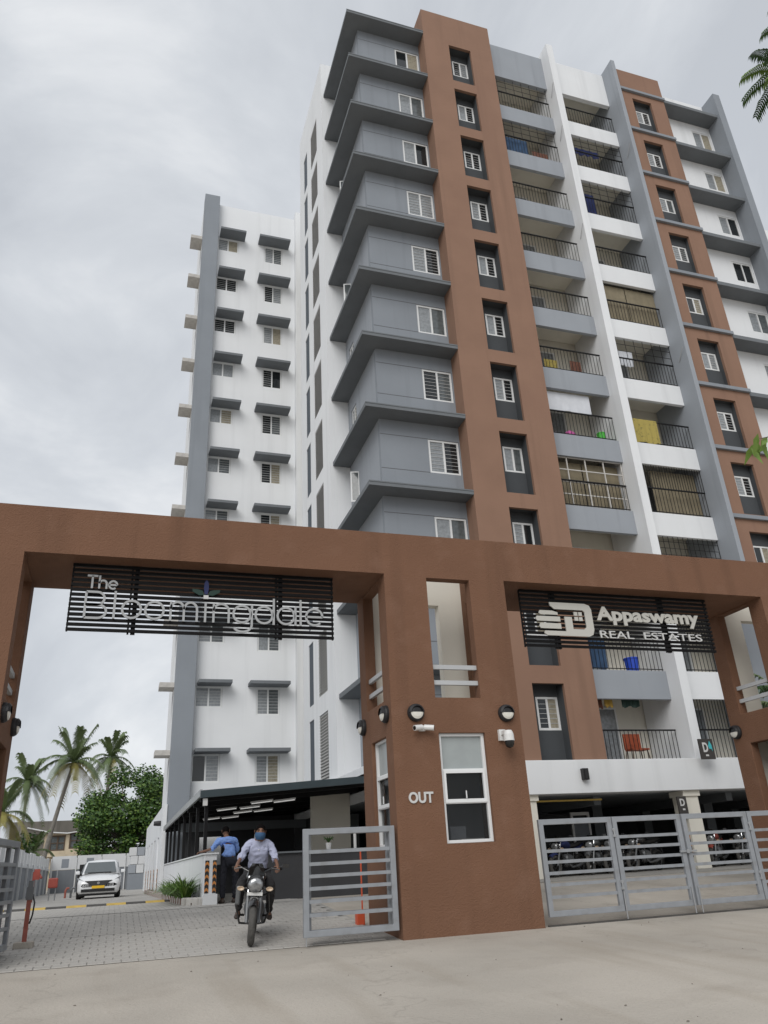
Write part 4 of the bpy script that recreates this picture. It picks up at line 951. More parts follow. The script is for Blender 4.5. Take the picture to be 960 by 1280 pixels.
def head_mesh(c, s=1.0, m='skin'):
    """face towards -Y, centred at c; 0.225 m tall"""
    b = MB(); n, k = 20, 14; rings = []
    for j in range(k+1):
        t = -1+2*j/k; z = t*.115*s; w = math.sqrt(max(0, 1-t*t)); jaw = 1-.22*max(0, -t)**1.2
        ring = []
        for i in range(n):
            a = 2*PI*i/n; x = math.sin(a)*.078*s*w*jaw; y = -math.cos(a)*.098*s*(w if abs(t) < .98 else w)
            if -math.cos(a) < 0 and t < -.2: y = y*(1-.05*abs(t)) - .006*s
            front = max(0, math.cos(a))**10
            if -.35 < t < .15: y -= front*.024*s*(1-abs((t+.12)/.3))          # nose
            if .02 < t < .25: y += max(0, math.cos(a-.42))**22*.008*s+max(0, math.cos(a+.42))**22*.008*s   # eye sockets
            ring.append((c[0]+x, c[1]+y, c[2]+z))
        rings.append(ring)
    hb_ = loft(rings)
    for sx in (-1, 1): # ears
        hb_.hexa([(c[0]+sx*.074*s, c[1]-.005*s, c[2]-.035*s), (c[0]+sx*.088*s, c[1]+.005*s, c[2]-.03*s), (c[0]+sx*.088*s, c[1]+.02*s, c[2]-.03*s), (c[0]+sx*.072*s, c[1]+.02*s, c[2]-.035*s)], [(c[0]+sx*.076*s, c[1]-.008*s, c[2]+.025*s), (c[0]+sx*.095*s, c[1]+.005*s, c[2]+.03*s), (c[0]+sx*.095*s, c[1]+.025*s, c[2]+.03*s), (c[0]+sx*.074*s, c[1]+.025*s, c[2]+.025*s)])
    return hb_
def cap_hair(c, s=1.0, low=-.05, full=False):
    b = []; n, k = 20, 8; rr_ = random.Random(5)
    for j in range(k+1):
        t = j/k; ring = []
        for i in range(n):
            a = 2*PI*i/n; fr = max(0, math.cos(a))
            z0 = (low if not full else -.06)+.115*fr*s if fr > 0 else low
            z = z0+(.128*s-z0)*math.sin(t*PI/2); tt = min(1, max(-1, z/(.128*s))); w = math.sqrt(max(0, 1-tt*tt)); q = 1+rr_.uniform(-.02, .02)
            ring.append((c[0]+math.sin(a)*.088*s*w*q, c[1]-math.cos(a)*.108*s*w*q+.004, c[2]+z))
        b.append(ring)
    return loft(b, True, False).mesh('hair', 'hair', smooth=True)
def crease(me, amp):
    from mathutils import noise
    for v in me.vertices:
        q = Vector((v.co.x*11+v.co.z*7, v.co.y*11, v.co.z*17-v.co.x*6)); f = 1-abs(noise.noise(q))*2.2
        v.co = v.co+v.normal*amp*(f-.55)
    me.update(); return me
def hand_joints(J, E, wrist, w, d, side, nrm, tag_):
    """wrist key; d = finger direction, side = across the palm towards the thumb, nrm = curl direction"""
    d, side, nrm = Vector(d).normalized(), Vector(side).normalized(), Vector(nrm).normalized(); w = Vector(w)
    J[tag_+'palm'] = (w+d*.055, (.03, .018)); E.append((wrist, tag_+'palm'))
    for i, le in enumerate((.068, .078, .072, .055)):
        q = .026-.0185*i; b0 = w+d*.085+side*q; k0, k1, k2 = (tag_+'f%d%s' % (i, c) for c in 'abc')
        J[k0] = (b0, .0095); J[k1] = (b0+d*le*.5+nrm*le*.22, .0088); J[k2] = (b0+d*le*.62+nrm*le*.75, .0075)
        E += [(tag_+'palm', k0), (k0, k1), (k1, k2)]
    t0 = w+d*.03+side*.035
    J[tag_+'t0'] = (t0, .011); J[tag_+'t1'] = (t0+d*.03+side*.022+nrm*.012, .0095); J[tag_+'t2'] = (t0+d*.05+side*.016+nrm*.035, .008)
    E += [(tag_+'palm', tag_+'t0'), (tag_+'t0', tag_+'t1'), (tag_+'t1', tag_+'t2')]

def person(label, loc, rot, J0, E0, head_c, head_tilt, shirt, trousers, hands, shirt_keys, trouser_keys, mask=False, face=True, sleeve=None):
    J = dict(J0); E = list(E0)
    for h in hands: hand_joints(J, E, *h)
    r_ = root('person', label, 'person', loc, rot=rot)
    cov = set(shirt_keys) | set(trouser_keys)
    sk = lambda r, f: tuple(a*f for a in r) if isinstance(r, tuple) else r*f
    body = part('body', skin_mesh('body', {k: (p, sk(r, .68) if k in cov else r) for k, (p, r) in J.items()}, E, 'skin', 2), r_)
    def garment(name, keys, m, grow):
        JJ = {k: (J0[k][0], (J0[k][1]+grow) if not isinstance(J0[k][1], tuple) else tuple(a+grow for a in J0[k][1])) for k in keys}
        EE = [e_ for e_ in E0 if e_[0] in JJ and e_[1] in JJ]
        return JJ, EE
    JJ, EE = garment('shirt', shirt_keys, shirt, .016)
    if sleeve:
        for k, (p, r, anchor) in sleeve.items(): JJ[k] = (p, r); EE.append((anchor, k))
    part('shirt', crease(skin_mesh('shirt', JJ, EE, shirt, 3), .016), r_)
    JJ, EE = garment('trousers', trouser_keys, trousers, .013)
    part('trousers', crease(skin_mesh('trousers', JJ, EE, trousers, 3), .013), r_)
    hm = head_mesh((0, 0, 0)).mesh('head', 'skin', smooth=True)
    hd = part('head', hm, r_, head_c, head_tilt)
    part('hair', cap_hair((0, 0, 0)), hd)
    if mask:
        n = 12; rings = []
        for z, k in ((-.004, 1.05), (-.035, 1.16), (-.07, 1.14), (-.112, .80)):
            rings.append([(math.sin(a)*.082*k*.92, -math.cos(a)*.104*k-.006, z) for a in [(-1.25+2.5*i/n) for i in range(n+1)]])
        mk = part('face_mask', loft(rings, False, False).mesh('face_mask', 'mask_blue', smooth=True), hd)
    if face:
        for sx in (-1, 1):
            ey = part('eye', MB().lathe([(.001, .007), (.007, .005), (.0095, 0), (.007, -.005), (.001, -.007)], 10, (sx*.031, -.085, .014)).mesh('eye', 'shoe', smooth=True), hd)
            part('eyebrow', MB().box(sx*.033-.018, sx*.033+.018, -.096, -.086, .030, .038).mesh('eyebrow', 'hair'), hd)
        if not mask: part('mouth', MB().box(-.022, .022, -.098, -.09, -.062, -.054).mesh('mouth', 'red_pale'), hd)
    return r_, hd
def V3(*a): return Vector(a)
# rider, in the motorcycle's frame
J = {'pelvis': (V3(0, .20, .90), (.155, .115)), 'waist': (V3(0, .17, 1.03), (.145, .105)), 'chest': (V3(0, .08, 1.22), (.165, .11)), 'upper': (V3(0, .04, 1.36), (.105, .08)), 'neck': (V3(0, .01, 1.45), .055),
     'crown': (V3(0, -.02, 1.50), .05)}
E_ = [('pelvis', 'waist'), ('waist', 'chest'), ('chest', 'upper'), ('upper', 'neck'), ('neck', 'crown')]
for s, t in ((-1, 'l'), (1, 'r')):
    J.update({t+'sh': (V3(s*.178, .05, 1.325), .056), t+'el': (V3(s*.272, -.04, 1.13), .044), t+'wr': (V3(s*.31, -.235, 1.05), .028),
              t+'hip': (V3(s*.12, .16, .87), .09), t+'kn': (V3(s*.235, -.20, .76), .066), t+'an': (V3(s*.235, .08, .37), .042), t+'ft': (V3(s*.245, -.07, .325), .038)})
    E_ += [('upper', t+'sh'), (t+'sh', t+'el'), (t+'el', t+'wr'), ('pelvis', t+'hip'), (t+'hip', t+'kn'), (t+'kn', t+'an'), (t+'an', t+'ft')]
hands = [('lwr', J['lwr'][0], (0, -1, -.35), (1, 0, 0), (0, -.1, -1), 'lh'), ('rwr', J['rwr'][0], (0, -1, -.35), (-1, 0, 0), (0, -.1, -1), 'rh')]
slv = {'lsl': (V3(-.278, -.08, 1.11), .055, 'lel'), 'rsl': (V3(.278, -.08, 1.11), .055, 'rel')}
rider, rh = person('person in pale shirt and blue face mask riding the motorcycle', MLOC, (ramp*.9, LEAN, MRZ), J, E_, (0, -.06, 1.515), (-.06, 0, .06), 'shirt_pale', 'trousers', hands,
    ['pelvis', 'waist', 'chest', 'upper', 'lsh', 'lel', 'rsh', 'rel'], ['pelvis', 'lhip', 'lkn', 'lan', 'rhip', 'rkn', 'ran'], mask=True, sleeve=slv)
for s in (-1, 1):
    part('shoe', loft([ell(s*.24, .12, .325, .03, .03, 10), ell(s*.24, .06, .335, .045, .045, 10), ell(s*.245, -.06, .315, .048, .034, 10), ell(s*.25, -.15, .305, .035, .02, 10)]).mesh('shoe', 'shoe', smooth=True), rider)
    part('button', MB().lathe([(.001, 0), (.008, 0), (.008, .006)], 8, (.0, -.065-.0, 1.32+s*.06), 'y').mesh('button', 'cctv'), rider)
    part('collar', MB().hexa([(s*.01, -.05, 1.405), (s*.075, -.02, 1.425), (s*.075, -.01, 1.425), (s*.01, -.04, 1.405)], [(s*.04, -.045, 1.45), (s*.08, .02, 1.475), (s*.07, .025, 1.475), (s*.035, -.035, 1.45)]).mesh('collar', 'shirt_pale'), rider)
# guard leaning on the low wall, seen from behind
J = {'pelvis': (V3(0, 0, .90), (.15, .11)), 'waist': (V3(-.01, .03, 1.03), (.14, .10)), 'chest': (V3(-.02, .13, 1.20), (.165, .11)), 'upper': (V3(-.03, .20, 1.31), (.13, .085)), 'neck': (V3(-.03, .26, 1.40), .055), 'crown': (V3(-.03, .29, 1.45), .05)}
E_ = [('pelvis', 'waist'), ('waist', 'chest'), ('chest', 'upper'), ('upper', 'neck'), ('neck', 'crown')]
AR = {'l': ((-.22, .20, 1.30), (-.36, .18, 1.14), (-.56, .24, 1.09)), 'r': ((.17, .20, 1.30), (.24, .26, 1.08), (.10, .46, 1.06))}
for s, t in ((-1, 'l'), (1, 'r')):
    a = AR[t]
    J.update({t+'sh': (V3(*a[0]), .06), t+'el': (V3(*a[1]), .045), t+'wr': (V3(*a[2]), .029), t+'hip': (V3(s*.10, .0, .86), .09), t+'kn': (V3(s*.12+.03*s, .0, .48), .066), t+'an': (V3(s*.13, .03, .09), .045), t+'ft': (V3(s*.15, .15, .04), .04)})
    E_ += [('upper', t+'sh'), (t+'sh', t+'el'), (t+'el', t+'wr'), ('pelvis', t+'hip'), (t+'hip', t+'kn'), (t+'kn', t+'an'), (t+'an', t+'ft')]
hands = [('lwr', J['lwr'][0], (-1, .2, -.1), (0, 1, 0), (-.1, 0, -1), 'lh'), ('rwr', J['rwr'][0], (-.5, .8, 0), (-.8, -.5, .2), (0, .1, -1), 'rh')]
slv = {'lsl': (V3(-.40, .19, 1.125), .055, 'lel'), 'rsl': (V3(.20, .32, 1.07), .055, 'rel')}
guard, gh = person('person in light blue shirt leaning on the low white wall, back turned', (2.50, 19.32, gz(19.3)+.01), (0, 0, .12), J, E_, (-.03, .33, 1.50), (.45, 0, PI-.25), 'shirt_blue', 'trousers_navy', hands,
    ['pelvis', 'waist', 'chest', 'upper', 'lsh', 'lel', 'rsh', 'rel'], ['pelvis', 'lhip', 'lkn', 'lan', 'rhip', 'rkn', 'ran'], face=True, sleeve=slv)
for s in (-1, 1):
    part('shoe', loft([ell(s*.13, -.05, .05, .035, .04, 10), ell(s*.13, .03, .05, .048, .05, 10), ell(s*.15, .15, .035, .05, .035, 10), ell(s*.16, .22, .03, .03, .02, 10)]).mesh('shoe', 'shoe', smooth=True), guard)

# ------------------------------------------------------------------ white car
car = root('parked_car', 'white sedan taxi with yellow number plate standing on the driveway', 'car', (-.5, 39.6, gz(39.6)+.012), -.02)
HW = .86
def csec(y, w, zb, zs, zt, crown=.04):
    pts = [(w*.90, zb), (w*.985, zb+.10), (w, zb+.28), (w*.995, zs-.10), (w*.95, zs), (w*.80, zt-.01), (w*.4, zt+crown*.7), (0, zt+crown)]
    full = pts+[(-x, z) for x, z in pts[-2::-1]]
    return [(x, y, z) for x, z in full]
secs = [csec(-1.98, .62, .30, .55, .62, .0), csec(-1.93, .76, .24, .66, .70, .02), csec(-1.78, .835, .20, .72, .77, .03), csec(-1.4, HW, .19, .80, .86, .04), csec(-.85, HW, .19, .88, .95, .04), csec(0, HW, .19, .92, .95, .0), csec(1.0, HW, .19, .94, .96, .0), csec(1.55, HW*.98, .21, .95, .99, .03), csec(1.95, .78, .28, .90, .95, .02), csec(2.0, .66, .34, .80, .86, .0)]
part('body', loft(secs).mesh('body', 'car_white', smooth=True), car)
def gsec(y, w, z): return y, w, z
cab = [(-.92, .74, .96), (-.30, .66, 1.40), (.05, .64, 1.49), (.6, .63, 1.50), (1.0, .62, 1.44), (1.5, .64, 1.0)]
rings = []
for y, w, z in cab: rings.append([(w+.10*(z < 1.2), y, .90), (w, y, max(.93, z-.06)), (w*.85, y, z), (0, y, z+.03), (-w*.85, y, z), (-w, y, max(.93, z-.06)), (-w-.10*(z < 1.2), y, .90)])
part('roof', loft(rings, False, False).mesh('roof', 'car_white', smooth=True), car)
def gl(a, b_, c, d): return MB().quad(a, b_, c, d)
part('windscreen', MB().hexa([(-.66, -.93, 1.0), (.66, -.93, 1.0), (.66, -.90, 1.0), (-.66, -.90, 1.0)], [(-.55, -.33, 1.42), (.55, -.33, 1.42), (.55, -.30, 1.42), (-.55, -.30, 1.42)]).mesh('windscreen', 'car_glass'), car)
for s in (-1, 1):
    part('side_window', MB().hexa([(s*.80, -.70, 1.0), (s*.80, 1.25, 1.0), (s*.77, 1.25, 1.0), (s*.77, -.70, 1.0)], [(s*.69, -.15, 1.40), (s*.69, .95, 1.40), (s*.66, .95, 1.40), (s*.66, -.15, 1.40)]).mesh('side_window', 'car_glass'), car)
    part('headlight', MB().hexa([(s*.52, -1.965, .58), (s*.80, -1.84, .58), (s*.80, -1.72, .58), (s*.52, -1.84, .58)], [(s*.60, -1.93, .70), (s*.865, -1.66, .82), (s*.83, -1.56, .82), (s*.60, -1.80, .70)]).mesh('headlight', 'lens_clear'), car)
    part('mirror', MB().box(min(s*.84, s*1.02), max(s*.84, s*1.02), -.72, -.60, .96, 1.09).mesh('mirror', 'car_white'), car, bevel=.03)
    part('fog_lamp', MB().lathe([(.001, 0), (.06, 0), (.06, .03)], 10, (s*.62, -1.955, .38), 'y').mesh('fog_lamp', 'car_black'), car)
    for y in (-1.25, 1.25):
        w_ = part('wheel', MB().lathe([(.001, -.09), (.17, -.09), (.19, -.06), (.19, .09), (.001, .09)], 18, axis='x').mesh('wheel', 'moto_grey'), car, (s*.76, y, .30))
        part('tyre', MB().lathe([(.19, -.10), (.27, -.105), (.30, -.07), (.30, .07), (.27, .105), (.19, .10)], 22, axis='x').mesh('tyre', 'tyre'), w_)
part('grille', MB().hexa([(-.26, -2.02, .51), (.26, -2.02, .51), (.26, -1.90, .51), (-.26, -1.90, .51)], [(-.54, -1.985, .69), (.54, -1.985, .69), (.54, -1.86, .69), (-.54, -1.86, .69)]).mesh('grille', 'car_black'), car)
part('badge', MB().lathe([(.001, 0), (.055, 0), (.055, .02)], 12, (0, -2.03, .60), 'y').mesh('badge', 'chrome'), car)
part('lower_grille', MB().box(-.66, .66, -2.005, -1.88, .27, .385).mesh('lower_grille', 'car_black'), car)
part('number_plate', MB().box(-.25, .25, -2.02, -2.0, .40, .50).mesh('number_plate', 'plate_yellow'), car)
part('underbody', MB().box(-.74, .74, -1.8, 1.85, .13, .24).mesh('underbody', 'car_black'), car)
part('wiper', MB().box(-.5, .45, -.955, -.94, 1.0, 1.02).mesh('wiper', 'car_black'), car)
tag(part('dark_pickup', MB().box(-1.75, -1.0, 47, 50, .55, 1.45).box(-1.7, -1.05, 47.6, 49, 1.45, 1.8).tube([(-1.7, 47.5, .57), (-1.5, 47.5, .57)], .28, 14).tube([(-1.7, 49.5, .57), (-1.5, 49.5, .57)], .28, 14).mesh('dark_pickup', 'car_black')), 'dark parked vehicle half hidden behind the white car', 'car')

# parked two-wheelers under the tower
spots_ = [(11.9, 22.3, -.9, 'black motorcycle parked at the left end under the tower, behind the folding gate', 'moto_black'),
          (12.8, 22.2, -1.1, 'dark blue motorcycle parked second from the left under the tower', 'cloth_navy'),
          (13.9, 22.3, -.9, 'grey motorcycle parked in the middle under the tower', 'moto_grey'),
          (15.5, 22.2, -1.2, 'black motorcycle parked just left of the white chevron pillar under the tower', 'moto_black'),
          (18.2, 22.2, -.9, 'red motorcycle parked right of the white chevron pillar', 'red_paint'),
          (19.4, 22.3, -1.0, 'black motorcycle parked at the right end under the tower', 'moto_black'),
          (14.7, 22.4, -1.05, 'dark motorcycle squeezed between the grey one and the pillar under the tower', 'moto_black'),
          (13.4, 24.2, -.8, 'motorcycle in the second row under the tower, behind the folding gate', 'moto_grey')]
tank_me = {}
for x, y, rz0, lab, tk in spots_:
    c = copy_tree(moto); c.location = (x, y, .425); c.rotation_euler = (0, 0, rz0); c['label'] = lab; c['group'] = 'two-wheelers parked under the tower'
    for ch in c.children:
        if ch.name.split('.')[0] in ('fuel_tank', 'tail', 'front_fender') and tk != 'moto_black':
            key = (ch.data.name, tk)
            if key not in tank_me:
                mm = ch.data.copy(); mm.materials.clear(); mm.materials.append(MATS[tk]); tank_me[key] = mm
            ch.data = tank_me[key]
r_ = root('notice_stand', 'white arched notice stand under the tower behind the gate', 'stand', (14.7, 24.3, .42))
part('frame', MB().box(-.35, -.28, -.03, .03, 0, 1.75).box(.28, .35, -.03, .03, .9, 1.75).box(-.35, .35, -.03, .03, 1.75, 1.85).mesh('frame', 'cctv'), r_)
part('board', MB().box(-.27, .27, -.01, .01, 1.0, 1.5).mesh('board', 'sheet_grey'), r_)

# ================================================================== PLANTS AND TREES
def frond(b, base, az, length, rise, droop, n=24, lw=.5, seed=0, leaf_w=.035):
    rr_ = random.Random(seed); pts = []; dx, dy = math.cos(az), math.sin(az)
    for i in range(n+1):
        t = i/n; pts.append(Vector((base[0]+dx*length*t*(1-.12*t), base[1]+dy*length*t*(1-.12*t), base[2]+rise*length*t-droop*length*t*t)))
    b.tube(pts[::4]+([pts[-1]] if n % 4 else []), [.035*(1-.8*i/4) for i in range(len(pts[::4])+(1 if n % 4 else 0))], 4, cap=False)
    side = Vector((-dy, dx, 0))
    for i in range(2, n+1):
        t = i/n; p = pts[i]; d = (pts[i]-pts[i-1]).normalized()
        for sgn in (-1, 1):
            le = lw*(.55+.9*t*(1.25-t))*rr_.uniform(.8, 1.1)
            tip = p+side*sgn*le*.75+d*le*.5+Vector((0, 0, -le*rr_.uniform(.35, .8)))
            mid = p+side*sgn*le*.42+d*le*.28+Vector((0, 0, -le*.05)); w = d*leaf_w
            b.quad(p-w, p+w, mid+w*.9, mid-w*.9); b.tri(mid-w*.9, mid+w*.9, tip)
def palm(name, label, base, top, nf, fl, seed, yellow=3, group='coconut palms beyond the wall', lean=0.3, r0=.2):
    rr_ = random.Random(seed); r_ = root(name, label, 'palm tree', base, group=group)
    B, Tp = Vector((0, 0, 0)), Vector(top)-Vector(base)
    pts = [B+Vector((Tp.x*t**(1+lean), Tp.y*t**(1+lean), Tp.z*t)) for t in [i/8 for i in range(9)]]
    part('trunk', MB().tube(pts, [r0*(1.25-.55*i/8) for i in range(9)], 9).mesh('trunk', 'bark_palm', smooth=True), r_)
    for i in range(nf):
        az = i*2.399+rr_.uniform(-.2, .2); t = i/nf
        up = t < .38
        b = MB(); frond(b, Tp+Vector((0, 0, .05)), az, fl*(rr_.uniform(.38, .62) if up else rr_.uniform(.8, 1.05)), rr_.uniform(1.5, 2.6) if up else 1.35*(1-t)-.2*t+rr_.uniform(-.2, .2), rr_.uniform(.5, 1.0) if up else .55+.55*t, 26, fl*rr_.uniform(.2, .27), seed*100+i, .058)
        part('frond', b.mesh('frond', 'leaf_palm_yellow' if i >= nf-yellow else 'leaf_palm', recalc=False), r_)
    b = MB()
    for i in range(7): 
        a = i*.9; b.lathe([(.001, -.14), (.1, -.08), (.13, 0), (.1, .08), (.001, .14)], 8, (Tp.x+.28*math.cos(a), Tp.y+.28*math.sin(a), Tp.z-.3))
    part('coconut_bunch', b.mesh('coconut_bunch', 'leaf_palm_yellow', smooth=True), r_)
palm('coconut_palm', 'tall leaning coconut palm with yellowing lower fronds, tallest of the palms', (-6.4, 82, .25), (-4.45, 82, 11.2), 30, 3.5, 1, 8)
palm('coconut_palm', 'slim upright coconut palm left of the leaning palm', (-8.6, 86, .25), (-8.6, 86, 9.9), 26, 2.9, 2, 1, lean=0, r0=.17)
palm('coconut_palm', 'coconut palm crown showing behind the leaning palm on its right', (-1.6, 92, .25), (-1.2, 92, 12.9), 24, 3.2, 3, 1, lean=0)
palm('coconut_palm', 'low yellowish palm at the left edge behind the gateway pillar', (-8.3, 66, .25), (-8.2, 66, 5.6), 18, 3.0, 4, 9, lean=0)
palm('coconut_palm', 'short bushy palm in front of the weathered house, left side', (-6.7, 78, .25), (-6.7, 78, 3.4), 14, 2.2, 5, 0, lean=0)

def leafy(name, label, base, trunk_h, clumps, n, ls, seed, mats_=('leaf_a', 'leaf_b', 'leaf_light'), cat='tree', tr=.3, group=None):
    rr_ = random.Random(seed); r_ = root(name, label, cat, base, group=group)
    b = MB(); b.tube([(0, 0, 0), (.08, 0, trunk_h*.5), (0, .05, trunk_h)], [tr, tr*.75, tr*.6], 9)
    part('trunk', b.mesh('trunk', 'bark', smooth=True), r_)
    lb = MB()
    for (cx, cy, cz, cr_) in clumps: 
        m0 = Vector((cx*.45, cy*.45, trunk_h+(cz-trunk_h)*.45)); lb.tube([(0, .02, trunk_h*.9), m0, (cx, cy, cz)], [tr*.4, tr*.22, .03], 6)
    part('limbs', lb.mesh('limbs', 'bark', smooth=True), r_)
    bs = [MB() for _ in mats_]
    for (cx, cy, cz, cr_) in clumps:
        for i in range(int(n*cr_*cr_)):
            d = Vector((rr_.gauss(0, 1), rr_.gauss(0, 1), rr_.gauss(0, 1))).normalized(); rad = cr_*(rr_.random()**.4)*rr_.uniform(.85, 1.12)
            p = Vector((cx, cy, cz))+Vector((d.x*rad, d.y*rad, d.z*rad*.75))
            nn = (d*.6+Vector((rr_.uniform(-1, 1), rr_.uniform(-1, 1), rr_.uniform(-.2, 1)))).normalized()
            a = nn.cross(Vector((.3, .2, 1))).normalized(); c = nn.cross(a); s_ = ls*rr_.uniform(.6, 1.25)
            k = rr_.choices(range(len(mats_)), (5, 4, 2)[:len(mats_)])[0]
            bs[k].quad(p-a*s_*.5, p+c*s_*.38-a*s_*.05, p+a*s_*.6, p-c*s_*.38-a*s_*.05)
    for bb, mm in zip(bs, mats_):
        if bb.f: part('crown', bb.mesh('crown', mm, recalc=False), r_)
    return r_
rt = random.Random(9)
cl = [(rt.uniform(-3.1, 4.2), rt.uniform(-2.4, 2.4), rt.uniform(1.6, 8.9), rt.uniform(.7, 1.6)) for _ in range(64)]
cl = [c for c in cl if ((c[0]-.5)/3.7)**2+((c[2]-4.8)/4.4)**2 < 1.05]
leafy('shade_tree', 'big dense dark green tree behind the annex wall', (.9, 72, .25), 3.6, cl, 330, .23, 6)
cl = [(rt.uniform(-1.2, 1.2), rt.uniform(-.8, .8), rt.uniform(.9, 2.8), rt.uniform(.5, .8)) for _ in range(9)]
leafy('garden_shrub', 'yellowish green shrub in front of the weathered house, right of its windows', (-2.3, 74, .25), .8, cl, 190, .26, 8, ('leaf_light', 'leaf_a'), 'shrub', .08)
cl = [(rt.uniform(-3, 3), rt.uniform(-1, 1), rt.uniform(1.5, 4.0), rt.uniform(.7, 1.2)) for _ in range(12)]
leafy('garden_shrub', 'dark green bushes low at the left edge beyond the boundary wall', (-9.0, 70, .25), 1.2, cl, 150, .3, 10, ('leaf_b', 'leaf_a'), 'shrub', .1)
# street tree just outside the right edge, its hanging sprays reach into view
def spray(b, base, d, length, seed, ll=.2):
    rr_ = random.Random(seed); d = Vector(d).normalized(); side = d.cross(Vector((0, 0, 1))).normalized(); n = 18; prev = None; p = Vector(base)
    pts = [p.copy()]
    for i in range(n): d = (d+Vector((0, 0, -.06))).normalized(); p = p+d*length/n; pts.append(p.copy())
    b.tube(pts[::6], [.012, .009, .006, .004], 5, cap=False)
    for i in range(2, n+1):
        p = pts[i]; dd = (pts[i]-pts[i-1]).normalized()
        for sg in (-1, 1):
            le = ll*rr_.uniform(.8, 1.15)*(1.1-.5*i/n); tip = p+side*sg*le*.62+dd*le*.35+Vector((0, 0, -le*.55)); mid = p+side*sg*le*.4+dd*le*.2-Vector((0, 0, le*.12)); w = dd*.027
            b.quad(p-w*.6, p+w*.6, mid+w, mid-w); b.tri(mid-w, mid+w, tip)
r_ = root('street_tree', 'street tree at the right edge with leaf sprays hanging into the top corner', 'tree', (13.6, 7.2, gz(7.2)))
part('trunk', MB().tube([(0, 0, 0), (.1, .05, 3), (-.1, 0, 7), (.1, .1, 12), (-.1, 0, 16.5)], [.22, .19, .16, .11, .05], 10).mesh('trunk', 'bark', smooth=True), r_)
ends = [(-1.4, -.1, 17.3, -.9), (-1.75, .0, 15.9, -.75), (-1.75, .1, 14.9, -.7), (-1.7, -.3, 14.3, -.6), (1.0, .8, 16, .8), (1.6, -.6, 14.5, 1.2), (.4, 1.8, 15.2, .9), (.2, -1.6, 15.5, .6), (-.9, 1.3, 17, -.4), (1.3, 1.1, 12.5, 1.0)]
lb = MB()
for (x, y, z, q) in ends: lb.tube([(0, .02, z-3.2), (x*.5, y*.5, z-1.0), (x*.8, y*.8, z-.2)], [.07, .045, .02], 6)
part('limbs', lb.mesh('limbs', 'bark', smooth=True), r_)
for i, (x, y, z, q) in enumerate(ends):
    for j in range(5):
        b = MB(); a = math.atan2(y, x)+(j-2)*.55
        spray(b, (x*.75, y*.75, z-.2+.18*j), (math.cos(a), math.sin(a), .25), .95, i*10+j, .34)
        part('leaf_spray', b.mesh('leaf_spray', ('leaf_b', 'leaf_a', 'leaf_light')[(i+j) % 3], recalc=False), r_)
# low side twig with fresh leaves
part('twig', MB().tube([(.05, .05, 5.4), (-2.8, -.05, 6.3), (-4.7, -.1, 6.55), (-5.75, -.2, 6.2)], [.05, .03, .015, .006], 6).mesh('twig', 'bark'), r_)
for i in range(30):
    rr_ = random.Random(50+i); t = i/29; p = Vector((-4.6-1.2*t, -.1+rr_.uniform(-.12, .12), 6.55-.32*t+rr_.uniform(-.1, .08)))
    a = rr_.uniform(0, 6.28); d = Vector((math.cos(a)*.5-.3, math.sin(a)*.4, -.75)).normalized(); w = d.cross(Vector((.2, 1, .1))).normalized()*.045; le = rr_.uniform(.22, .34)
    b = MB(); b.quad(p, p+d*le*.4+w, p+d*le, p+d*le*.4-w); part('leaf', b.mesh('leaf', 'leaf_light', recalc=False), r_)
# areca palms behind the right pillar
def areca(label, base, h, seed):
    rr_ = random.Random(seed); r_ = root('areca_palm', label, 'palm tree', base, group='areca palms behind the right gateway pillar')
    part('stems', MB().tube([(0, 0, 0), (.1, 0, h*.5), (.05, 0, h*.72)], [.06, .05, .03], 7).mesh('stems', 'leaf_light'), r_)
    for i in range(14):
        az = i*2.4; t = i/14; b = MB(); frond(b, (.05, 0, h*(.45+.27*(1-t))), az, h*.16, 1.3-1.0*t, .9, 16, .45, seed*50+i, .03)
        part('frond', b.mesh('frond', ('leaf_b', 'leaf_palm')[i % 2], recalc=False), r_)
areca('bushy areca palm seen through the right pillar opening, nearer the tower', (17.45, 17.6, .3), 6.9, 31)
areca('second areca palm low behind the right pillar opening', (17.0, 16.9, .28), 5.6, 32)

# ================================================================== BALCONY CLUTTER AND SMALL SIGNS
def cloth(name, label, x0, x1, y, z0, z1, m, cat='cloth', amp=.03, group=None):
    b = MB(); n = 16; prev = None; rr_ = random.Random(int(x0*100+z0*10)); ph = rr_.uniform(0, 6)
    for i in range(n+1):
        x = x0+(x1-x0)*i/n; yy = y+amp*math.sin(i*1.9+ph)
        cur = ((x, yy, z0+.03*math.sin(i*.7+ph)), (x, y+amp*.3*math.sin(i*1.9+ph), z1))
        if prev: b.hexa([prev[0], cur[0], (cur[0][0], cur[0][1]+.012, cur[0][2]), (prev[0][0], prev[0][1]+.012, prev[0][2])], [prev[1], cur[1], (cur[1][0], cur[1][1]+.012, cur[1][2]), (prev[1][0], prev[1][1]+.012, prev[1][2])])
        prev = cur
    return tag(part(name, b.mesh(name, m, merge=True)), label, cat, group)
cloth('hanging_cloth', 'blue cloth hanging in the grilled balcony near the top of the grey balcony column', 14.4, 15.7, 21.95, zk(9)+.2, zk(9)+1.3, 'cloth_blue')
cloth('hanging_cloth', 'reddish cloth beside the blue cloth in the upper grilled balcony', 15.9, 16.7, 21.95, zk(9)+.15, zk(9)+.75, 'kerb_red')
cloth('hanging_cloth', 'dark navy laundry hanging in a white fascia balcony near the top', 17.8, 18.8, 21.95, zk(8)+.3, zk(8)+1.7, 'cloth_navy')
cloth('roller_blind', 'beige blinds drawn across a whole white fascia balcony', 17.65, 19.2, 21.82, zk(6)+.1, zk(6)+2.1, 'blind_brown', 'blind', .015)
